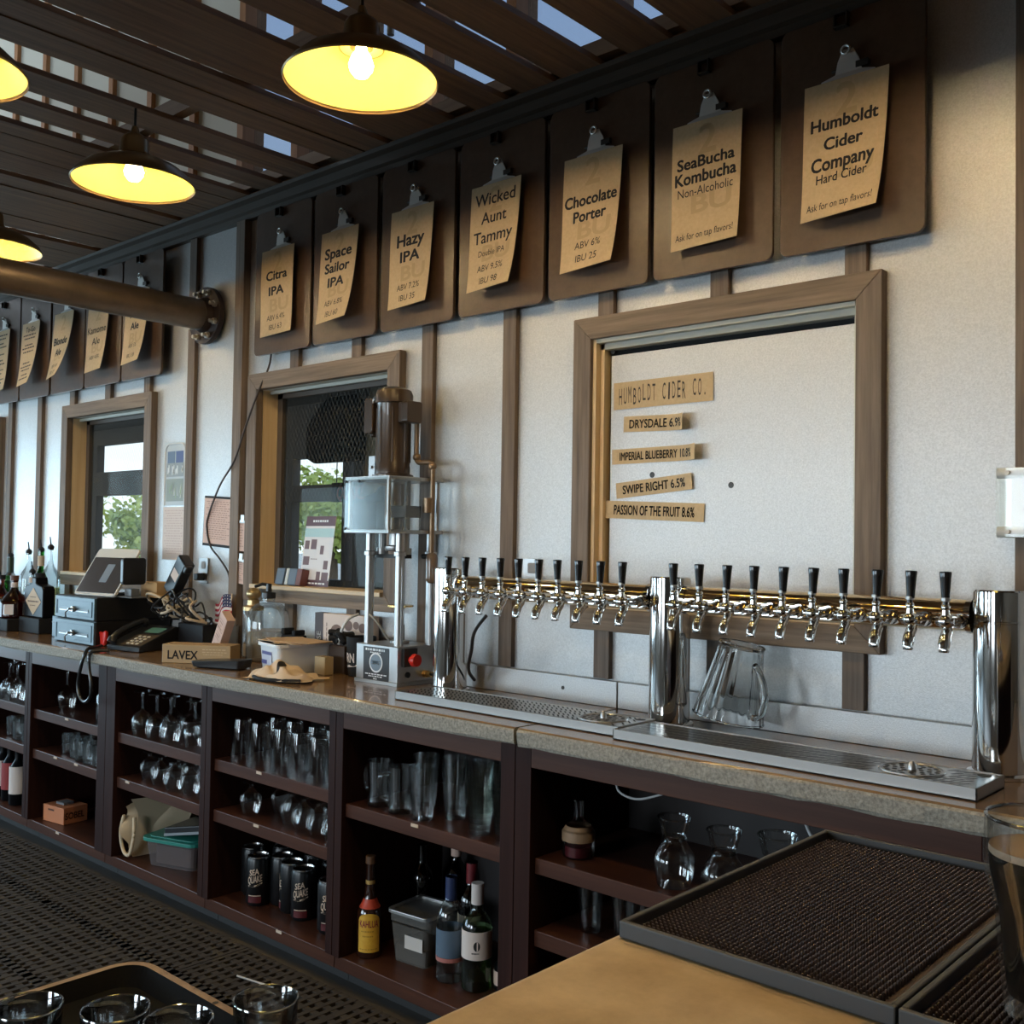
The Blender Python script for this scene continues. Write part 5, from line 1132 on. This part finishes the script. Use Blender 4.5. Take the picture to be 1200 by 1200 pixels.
# large glass jug and label on the shelf below the cash drawers
t = thing('glass_growler', 'large dark glass jug at the right of the shelf below the cash drawers', 'growler', (-4.275, 2.19, .6056))
G().lathe([(0, .001), (.065, .001), (.070, .01), (.070, .11), (.05, .145), (.022, .165), (.020, .185), (.024, .187), (.024, .195)], n=26).build('jug_wall', GLASSD, t); G().tube(smooth_path([(.022, 0, .18), (.05, 0, .178), (.055, 0, .155), (.045, 0, .145)], 4), .006, 8).build('jug_handle', GLASSD, t)
# white wires hanging in the right cabinet
for k, (a, lb) in enumerate((([(-1.60, 2.2, .81), (-1.58, 2.18, .775), (-1.52, 2.17, .765), (-1.46, 2.18, .782), (-1.40, 2.2, .81)], 'thin pale wire sagging under the worktop at the left of the right cabinet'), ([(-1.10, 2.24, .80), (-1.06, 2.2, .76), (-.98, 2.17, .70), (-.93, 2.16, .62), (-.9, 2.2, .58)], 'pale hose hanging down in the right cabinet behind the bar mat'), ([(-.98, 2.2, .80), (-.90, 2.18, .76), (-.80, 2.2, .70)], 'short grey hose hanging at the right of the right cabinet'))):
    o = G().tube(smooth_path(a, 6), .004 if k else .003, 7).build('hanging_wire', M('pale_wire', (.42, .42, .42), .5)); tag(o, lb, 'wire')
o = G().box(-1.22, -1.02, 2.16, 2.18, .795, .805).build('metal_bracket', STEEL); tag(o, 'thin bright metal bracket under the worktop behind the carafes', 'bracket')

# ---------------------------------------------------------------- bottom shelf
BZ = .1006
# beer cans
CANB = M('can_black', (.010, .010, .011), .30, .2); CANL = M('can_rim', (.70, .70, .70), .22, 1.0); CANT = M('can_print', (.66, .50, .38), .5); CANR = M('can_maroon', (.10, .015, .018), .4)
def mk_can():
    t = thing('beer_can', '', 'can')
    G().lathe([(0, .003), (.030, .003), (.034, .0), (.0415, .012), (.0415, .158), (.0372, .168)], n=30).build('can_body', CANB, t)
    G().lathe([(.0372, .167), (.0385, .168), (.0385, .1725), (.036, .1735), (.034, .168), (0, .168)], n=30).lathe([(.0335, .0005), (.0352, .002), (.034, .0045)], n=30).build('can_lid', CANL, t)
    R = .0420
    fc = lambda u, v: (R * math.sin(u / R), -R * math.cos(u / R), v)
    sl = lambda u, v: fc(u, v + u * .22)
    g = G().text('SEA', sl, w=.036, h=.021, cx=-.002, cy=.122, bold=.024).text('QUAKE', sl, w=.054, h=.024, cx=.0, cy=.097, bold=.024)
    g.add([sl(-.026 + .054 * k / 8, .080 - .004 * math.sin(PI * k / 8)) for k in range(9)] + [sl(-.026 + .054 * k / 8, .0765 - .006 * math.sin(PI * k / 8)) for k in range(8, -1, -1)], [tuple(range(18))]); g.build('lettering', CANT, t)
    g = G().sheet(lambda u, v: fc((u - .5) * .050, .014 + .022 * v), 8, 1, 0).sheet(lambda u, v: fc((u - .5) * .046, .0375 + .003 * v), 8, 1, 1); g.build('can_band', [CANR, CANT], t); return t
cans = [(-3.165, 2.185, 0), (-3.272, 2.235, 75), (-3.105, 2.245, 100), (-3.02, 2.225, -80), (-2.932, 2.21, 0), (-2.772, 2.20, 5), (-3.20, 2.32, 60), (-3.04, 2.34, 120), (-2.92, 2.33, 90), (-2.80, 2.31, 70)]
lbs = ['black beer can with pale block lettering, foremost at the left of the can shelf', 'black beer can turned away at the far left of the can shelf', 'black beer can turned away behind the two lettered cans', 'black beer can turned away just left of the middle lettered can', 'black beer can with pale block lettering, middle of the can shelf', 'black beer can with pale block lettering, half hidden by the upright at right', 'black beer can at the back left of the can shelf', 'black beer can second in the back row of the can shelf', 'black beer can third in the back row of the can shelf', 'black beer can last in the back row of the can shelf']
cn = None
for (x, y, a), lb in zip(cans, lbs):
    aim = math.atan2(x, -(-y)) if False else math.radians(a) + math.radians(38)
    if cn is None: cn = mk_can(); cn.location = (x, y, BZ); cn.rotation_euler = (0, 0, aim); cn['label'] = lb; cn['group'] = 'black beer cans on the bottom shelf'
    else: dup(cn, (x, y, BZ), aim, lb, 'black beer cans on the bottom shelf')
# liqueur and spirits bottles
t = thing('liqueur_bottle', 'dark liqueur bottle with an orange yellow label and red neck label', 'bottle', (-2.527, 2.165, BZ))
G().lathe([(0, .001), (.038, .001), (.040, .006), (.040, .128), (.0375, .142), (.0285, .158), (.0205, .175), (.0165, .205), (.0145, .225), (.0135, .285), (.016, .287), (.016, .308), (0, .309)], n=30).build('bottle_body', M('liqueur_brown', (.028, .010, .006), .10, coat=.6), t)
Rk = .0407; aim = math.radians(48)
fk = lambda u, v: (Rk * math.sin(u / Rk + aim * 0), -Rk * math.cos(u / Rk), v)
lab = thing('x', None, None) if False else None
g = G()
def arch(i, j):
    u = (i - .5) * .074; top = .118 + .022 * math.sqrt(max(0, 1 - (u / .037) ** 2)); return fk(u, .020 + (top - .020) * j)
g.sheet(arch, 16, 8, 0); g.build('front_label', M('label_orange', (.66, .34, .03), .5, noise=(60, (.75, .45, .05), .3, .7)), t)
fk2 = lambda u, v: (fk(u, v)[0] * 1.012, fk(u, v)[1] * 1.012, v)
g = G().text('KAHLUA', fk2, w=.062, h=.022, cy=.108, bold=.02); g.build('lettering', M('label_crimson', (.25, .02, .03), .6), t)
g = G(); squiggle(g, fk2, .05, .006, .085); squiggle(g, fk2, .04, .006, .07); squiggle(g, fk2, .06, .004, .03); g.build('small_print', M('label_dark_yellow', (.40, .20, .02), .6), t)
G().lathe([(.0205, .1785), (.0222, .174), (.0292, .158), (.0335, .151)][::-1], n=28).build('neck_label', M('label_red', (.50, .06, .03), .4), t)
G().lathe([(.0148, .222), (.0150, .235)], n=20).build('neck_band', M('label_gold', (.55, .36, .12), .4, .3), t)
G().lathe([(.0162, .286), (.0162, .309), (0, .31)], n=20).build('cap', M('cap_brown', (.12, .06, .03), .4), t)
t.rotation_euler = (0, 0, math.radians(46))
# clear storage container with lid and label
t = thing('storage_container', 'square clear plastic container with steel lid and white label on the bottom shelf', 'container', (-2.385, 2.265, BZ), rz=math.radians(6))
PC = cloudy('smoky_plastic', (.22, .21, .19), .42, .3)
def tap_(u, v, k): return (u * k, v * k)
G().prism(rrect(.152, .150, .018), lambda a, b, tt: (a * (.86 + .14 * tt), b * (.86 + .14 * tt), .118 * tt)).build('container_body', PC, t, angle=30)
G().prism(rrect(.166, .164, .02), lambda a, b, tt: (a, b, .118 + .028 * tt)).build('container_shoulder', PC, t, angle=30)
o_ = rrect(.170, .168, .022, 5); i_ = rrect(.140, .138, .016, 5); n_ = len(o_)
G().add([(a, b, .160) for a, b in o_] + [(a, b, .160) for a, b in i_] + [(a, b, .152) for a, b in i_] + [(a, b, .150) for a, b in o_], [(k, (k + 1) % n_, n_ + (k + 1) % n_, n_ + k) for k in range(n_)] + [(n_ + k, n_ + (k + 1) % n_, 2 * n_ + (k + 1) % n_, 2 * n_ + k) for k in range(n_)] + [tuple(range(2 * n_, 3 * n_))] + [(3 * n_ + k, 3 * n_ + (k + 1) % n_, (k + 1) % n_, k) for k in range(n_)]).build('container_lid', STEELD, t, bevel=.002)
lb_ = G().box(-.010, .062, -.0775, -.0765, .052, .092).build('container_label', M('label_plain', (.62, .58, .54), .7), t); t.children[-1].rotation_euler = (math.radians(-4), 0, 0)
G().box(-.06, .06, -.06, .06, .004, .05).build('contents', M('dark_contents', (.06, .045, .035), .7), t)
B2 = 'spirit bottles on the bottom shelf'
bottle('spirit_bottle', 'clear bottle with white cap and pale label, foremost on the bottom shelf', (-2.115, 2.225, BZ), prof(.044, .30, .0155, .58), BG['pale'], [('label', .095, .175, .0446, OFFW), ('liquor', .004, .165, .040, thin_glass('pale_green_liquor', (.60, .68, .42), .3, .05))], cap=(.245, .305, .0185, OFFW), group=B2)
t = [o for o in bpy.data.objects if o.get('label', '').startswith('clear bottle with white cap')][0]
fb = lambda u, v: (.0453 * math.sin(u / .0453 + .75), -.0453 * math.cos(u / .0453 + .75), v); g = G(); g.add([fb(-.010 + .02 * .5 * (1 + math.cos(2 * PI * k / 10)) , .135 + .014 * math.sin(2 * PI * k / 10)) for k in range(10)], [tuple(range(10))]); squiggle(g, fb, .03, .006, .115); g.build('label_mark', INK, t)
bottle('spirit_bottle', 'clear bottle with dark blue neck and blue label left of the white capped one', (-2.215, 2.215, BZ), prof(.042, .305, .0155, .60), BG['clear'], [('label', .075, .155, .0426, M('label_navy', (.10, .15, .21), .5)), ('label_band', .062, .074, .0428, M('label_salmon', (.45, .16, .13), .6)), ('neck_band', .235, .304, .0170, M('neck_navy', (.03, .045, .12), .4))], group=B2)
bottle('spirit_bottle', 'dark bottle with cream label behind the blue necked one', (-2.245, 2.335, BZ), prof(.042, .315, .0155, .60), BG['dark'], [('label', .07, .16, .0428, CREAM), ('neck_band', .25, .314, .0172, M('neck_dark_red', (.18, .02, .025), .4))], group=B2)
bottle('spirit_bottle', 'dark bottle with pale neck strip at the back of the bottom shelf', (-2.43, 2.45, BZ), prof(.042, .32, .015, .62), BG['dark'], [('neck_band', .27, .30, .0165, PINKP)], group=B2)
bottle('spirit_bottle', 'dark bottle behind the clear storage container', (-2.525, 2.385, BZ), prof(.040, .30, .014, .62), BG['dark'], [], group=B2)
bottle('spirit_bottle', 'short bottle with silver cap and pink label half behind the upright', (-2.045, 2.275, BZ), prof(.034, .115, .018, .60), DKB, [('label', .02, .06, .0346, PINKP)], cap=(.10, .122, .02, STEEL), group=B2)
# orange box, tub with teal lid, pale bag
t = thing('orange_carton', 'small orange cardboard carton with dark lettering on the bottom shelf', 'carton', (-4.725, 2.19, BZ), rz=math.radians(8))
cb = G().box(-.065, .095, -.055, .065, 0, .074).build('carton', M('carton_orange', (.58, .20, .08), .6), t, bevel=.002)
g = G().text('SOBEL', lambda u, v: (.0956, u + .0, v), w=.095, h=.030, cx=.0, cy=.036, bold=.02); squiggle(g, lambda u, v: (u, -.0556, v), .05, .012, .055, cx=.0); g.build('lettering', M('dark_brown_ink', (.05, .02, .015), .7), cb)
G().box(-.02, .04, -.02, .03, .074, .084).build('torn_flap', M('flap_grey', (.16, .17, .18), .6), t)
t = thing('plastic_tub', 'clear plastic tub with a teal lid on the bottom shelf', 'tub', (-3.765, 2.25, BZ), rz=math.radians(18))
tb = cloudy('cloudy_plastic', (.20, .17, .17), .45, .3)
G().prism(rrect(.26, .19, .03), lambda a, b, tt: (a * (.88 + .12 * tt), b * (.88 + .12 * tt), .098 * tt)).build('tub_body', tb, t, angle=30)
G().prism(rrect(.285, .215, .04), lambda a, b, tt: (a, b, .098 + .014 * tt)).prism(rrect(.24, .17, .03), lambda a, b, tt: (a, b, .112 + .004 * tt)).build('tub_lid', TEAL, t, bevel=.004)
G().prism(rrect(.20, .13, .02), lambda a, b, tt: (a, b, .006 + .07 * tt)).build('tub_contents', M('tub_contents', (.10, .06, .05), .7), t)
t = thing('black_folder', 'dark plastic folder lying on top of the teal lidded tub', 'folder', (-3.70, 2.295, BZ + .117), rz=math.radians(20))
X = Matrix.Rotation(math.radians(-9), 4, 'Y')
G().box(-.12, .12, -.09, .09, .018, .052, X=X).build('folder_body', M('dark_smoke', (.020, .021, .024), .3), t, bevel=.004); G().box(-.122, .122, -.0925, -.0900, .020, .030, X=X).build('folder_edge', M('edge_grey', (.30, .32, .34), .4), t)
t = thing('paper_bag_stack', 'crumpled pale tan paper bag beside the teal lidded tub', 'bag', (-3.95, 2.177, BZ))
random.seed(4)
G().sheet(lambda u, v: (-.045 + .03 * math.sin(6 * v) * .4 + .13 * u * (.4 + .6 * v), -.07 + .26 * u + .02 * math.sin(9 * v), .004 + (.20 + .05 * u) * v + .012 * math.sin(11 * u)), 16, 14).sheet(lambda u, v: (-.015 + .06 * u * (.5 + .5 * v), -.045 + .25 * u - .02 * math.sin(7 * v), .004 + .235 * v), 12, 12).build('bag_paper', M('bag_pale', (.62, .50, .34), .8), t)
G().tube(smooth_path([(-.05, -.068, .17), (-.068, -.072, .10), (-.045, -.07, .03), (-.005, -.065, .02), (.015, -.06, .09), (.01, -.055, .17)], 5), .007, 8).build('bag_handle', M('bag_cream', (.70, .56, .38), .8), t)
# wine bottles at the left end
WB = 'wine bottles at the left end of the bottom shelf'
for k, (x, y, h, m, lb) in enumerate(((-5.145, 2.16, .21, OFFW, 'wine bottle with a tall pale label, first of the labelled pair at left'), (-5.045, 2.19, .17, CREAM, 'wine bottle with a cream label, nearest the upright at left'), (-5.26, 2.17, .21, M('label_wine_red', (.30, .03, .03), .6), 'wine bottle with a red label at the left photo edge'), (-5.37, 2.18, .2, OFFW, 'wine bottle farthest left on the bottom shelf'))):
    bottle('wine_bottle', lb, (x, y, BZ), prof(.038, .272, .0145, .60), DKB, [('label', .055, .055 + h * .62, .0386, m)], group=WB)

# ================================================================ foreground bar: slab, mats, stout, tray of glasses, floor mats
g = G(); x0, x1, y0, y1, zt = -.572, 1.6, -.5, 1.225, 1.050
t = thing('bar_counter', 'amber stained concrete bar counter in the foreground', 'counter', (.5, .36, 0)); A = Vector(t.location)
g = GP(A); g.prism([(x0 + .006, zt), (x1, zt), (x1, zt - .06), (x0 + .006, zt - .06), (x0, zt - .052), (x0, zt - .008)], lambda a, b, tt: (a, y0 + (y1 - y0) * tt, b)); g.build('counter_slab', BTOP, t, bevel=.003)
GP(A).box(-.50, 1.55, -.45, 1.15, 0, zt - .0605).build('counter_body', CAB, t)
def bar_mat(x0, x1, y0, y1, label):
    z = zt + .0005; t = thing('bar_mat', label, 'bar mat', ((x0 + x1) / 2, (y0 + y1) / 2, z), group='black rubber bar mats'); A = Vector(t.location)
    lip = GP(A); w_ = .006; h = .0155
    for q in ((x0, x1, y0, y0 + w_), (x0, x1, y1 - w_, y1), (x0, x0 + w_, y0 + w_, y1 - w_), (x1 - w_, x1, y0 + w_, y1 - w_)): lip.box(*q, z, z + h)
    lip.build('mat_lip', LIPR, t, bevel=.0015)
    GP(A).box(x0 + w_, x1 - w_, y0 + w_, y1 - w_, z, z + .004).build('mat_base', NUB, t)
    g = GP(A); nx = int((x1 - x0 - .026) / .0052); ny = int((y1 - y0 - .026) / .0060)
    for i in range(nx):
        for j in range(ny):
            cx = x0 + .014 + .0052 * i; cy = y0 + .014 + .0060 * j
            g.lathe([(.0020, .004), (.0017, .0095), (.0009, .0104), (0, .0105)], (cx, cy, z), 5)
    o = g.build('mat_nubs', NUB, t); o['kind'] = 'stuff'
bar_mat(-.561, -.3065, .778, 1.203, 'black nubbed rubber bar mat, the whole one on the foreground counter')
bar_mat(-.3045, -.050, .778, 1.203, 'black nubbed rubber bar mat under the glass of stout')
# glass of stout
t = thing('stout_glass', 'pint glass of black stout standing on the bar mat at the right edge', 'beer glass', (-.221, .852, zt + .0125))
SG = solid_glass('pint_glass_solid')
G().lathe([(0, .0005), (.029, .0005), (.0305, .004), (.0365, .075), (.0435, .104), (.0445, .115), (.0435, .146), (.0415, .1465), (.0412, .12), (.040, .104), (.0335, .075), (.0275, .014), (0, .012)], n=48).build('glass_wall', thin_glass('beer_glass_wall', (.96, .97, .97), .6, .0), t)
G().tube(arc((0, 0, .146), .0425, 0, 360, 48, 'xy')[:-1], .0015, 8, closed=True).build('rim', thin_glass('bright_rim', (.95, .96, .96), 1.4, .30, .05), t)
G().lathe([(0, .0125), (.0272, .0145), (.0332, .075), (.0397, .104), (.0405, .118), (0, .118)], n=40).build('stout', M('stout_black', (.004, .003, .002), .6, spec=.05), t)
G().lathe([(.0395, .117), (.0408, .119), (.0405, .1235), (.036, .1225), (0, .122)], n=40).build('foam', M('stout_foam', (.42, .30, .20), .8), t)
# steel tray and four tasting glasses on the low drainboard behind the bar
TZ = .80
o = G().box(-1.352, -.60, .15, .738, TZ - .04, TZ - .0005).box(-1.33, -.62, .17, .72, 0.0, TZ - .04).build('drainboard', STEELD); tag(o, 'low steel drainboard behind the foreground bar', 'drainboard')
t = thing('serving_tray', 'dark metal tray with rounded corners holding tasting glasses', 'tray', (-1.155, .500, TZ))
w_, h_ = .41, .492
o_ = rrect(w_, h_, .045, 6); i_ = rrect(w_ - .024, h_ - .024, .034, 6); b_ = rrect(w_ - .06, h_ - .06, .03, 6); n_ = len(o_)
def ring(a, b): return [(a * n_ + k, a * n_ + (k + 1) % n_, b * n_ + (k + 1) % n_, b * n_ + k) for k in range(n_)]
G().add([(a, b, .016) for a, b in o_] + [(a, b, .022) for a, b in o_] + [(a, b, .022) for a, b in i_] + [(a, b, .002) for a, b in b_], ring(0, 1) + ring(1, 2)).build('tray_rim', M('tray_rim_tan', (.42, .31, .22), .35, .6), t, bevel=.002)
G().add([(a, b, .022) for a, b in i_] + [(a, b, .002) for a, b in b_], ring(0, 1) + [tuple(range(n_, 2 * n_))]).build('tray_pan', M('tray_black', (.006, .006, .006), .7, spec=.06), t)
for (a, b) in ((-.197, .02), (-.197, -.12), (.0, .238), (.12, .238)): G().lathe([(0, .0224), (.004, .0224)], (a, b, 0), 10).build('rim_hole', BLACKP, t)
TG = thin_glass('tasting_glass_wall', (.97, .98, .98), 1.3, .10, .03)
def mk_taster():
    t = thing('tasting_glass', '', 'tasting glass')
    G().lathe([(0, .001), (.024, .001), (.026, .004), (.030, .040), (.034, .075), (.0355, .098), (.0346, .0995), (.0334, .098), (.0316, .075), (.0272, .040), (.0232, .016), (.016, .011), (0, .010)], n=40).build('glass_wall', TG, t)
    G().tube(arc((0, 0, .0985), .0347, 0, 360, 40, 'xy')[:-1], .0013, 8, closed=True).build('rim', thin_glass('bright_rim', (.95, .96, .96), 1.4, .30, .05), t)
    G().lathe([(0, .001), (.0235, .001), (.0255, .006), (.0235, .0125), (.014, .0135), (0, .012)], n=30).build('foot', thin_glass('thick_foot', (.9, .92, .92), 1.4, .22, .05), t); return t
for k, (x, y, lb) in enumerate(((-1.136, .495, 'empty tasting glass at the bottom left corner of the photo'), (-1.062, .556, 'empty tasting glass second from left on the dark tray'), (-.992, .590, 'empty tasting glass third from left on the dark tray'), (-.968, .682, 'empty tasting glass at the right, tallest in view on the tray'))):
    z_ = TZ + .0034
    if k == 0: tg = mk_taster(); tg.location = (x, y, z_); tg['label'] = lb; tg['group'] = 'tasting glasses on the dark tray'
    else: dup(tg, (x, y, z_), k * .7, lb, 'tasting glasses on the dark tray')
# rubber floor mats: a lattice with open holes
def floor_mat(x0, x1, y0, y1, label):
    t = G(); px, py, h = .0385, .046, .014
    nx = round((x1 - x0) / px); ny = round((y1 - y0) / py)
    for i in range(nx + 1):
        x = x0 + (x1 - x0) * i / nx; w_ = .016 if i in (0, nx) else (.014 if i % 8 == 0 else .0085)
        t.box(max(x0, x - w_), min(x1, x + w_), y0, y1, .001, h)
    for j in range(ny + 1):
        y = y0 + (y1 - y0) * j / ny; w_ = .016 if j in (0, ny) else (.016 if j % 7 == 0 else .0105)
        t.box(x0, x1, max(y0, y - w_), min(y1, y + w_), .002, h - .001 if j % 7 else h)
    o = t.build('floor_mat', MATF); tag(o, label, 'floor mat', 'black rubber floor mats behind the bar'); return o
for k in range(6):
    a = -3.036 - .92 * k
    floor_mat(a - .916, a, 1.12, 2.062, 'black holed rubber floor mat along the cabinets, %s left of the cross seam' % ORD[k])
for k in range(3):
    floor_mat(-3.036 + .92 * k + .004, -3.036 + .92 * k + .916, 1.12, 2.062, 'black holed rubber floor mat along the cabinets, %s right of the cross seam' % ORD[k])
for k in range(4): floor_mat(-3.036 - .92 * k - .916, -3.036 - .92 * k, .17, 1.115, 'black holed rubber floor mat in the nearer row, %s left of the cross seam' % ORD[k])
o = G().tube([(-2.855, 1.90, .018), (-2.70, 1.93, .018)], .003, 6).build('drinking_straw', M('straw_grey', (.45, .42, .38), .5)); tag(o, 'thin pale straw lying on the floor mat', 'straw')
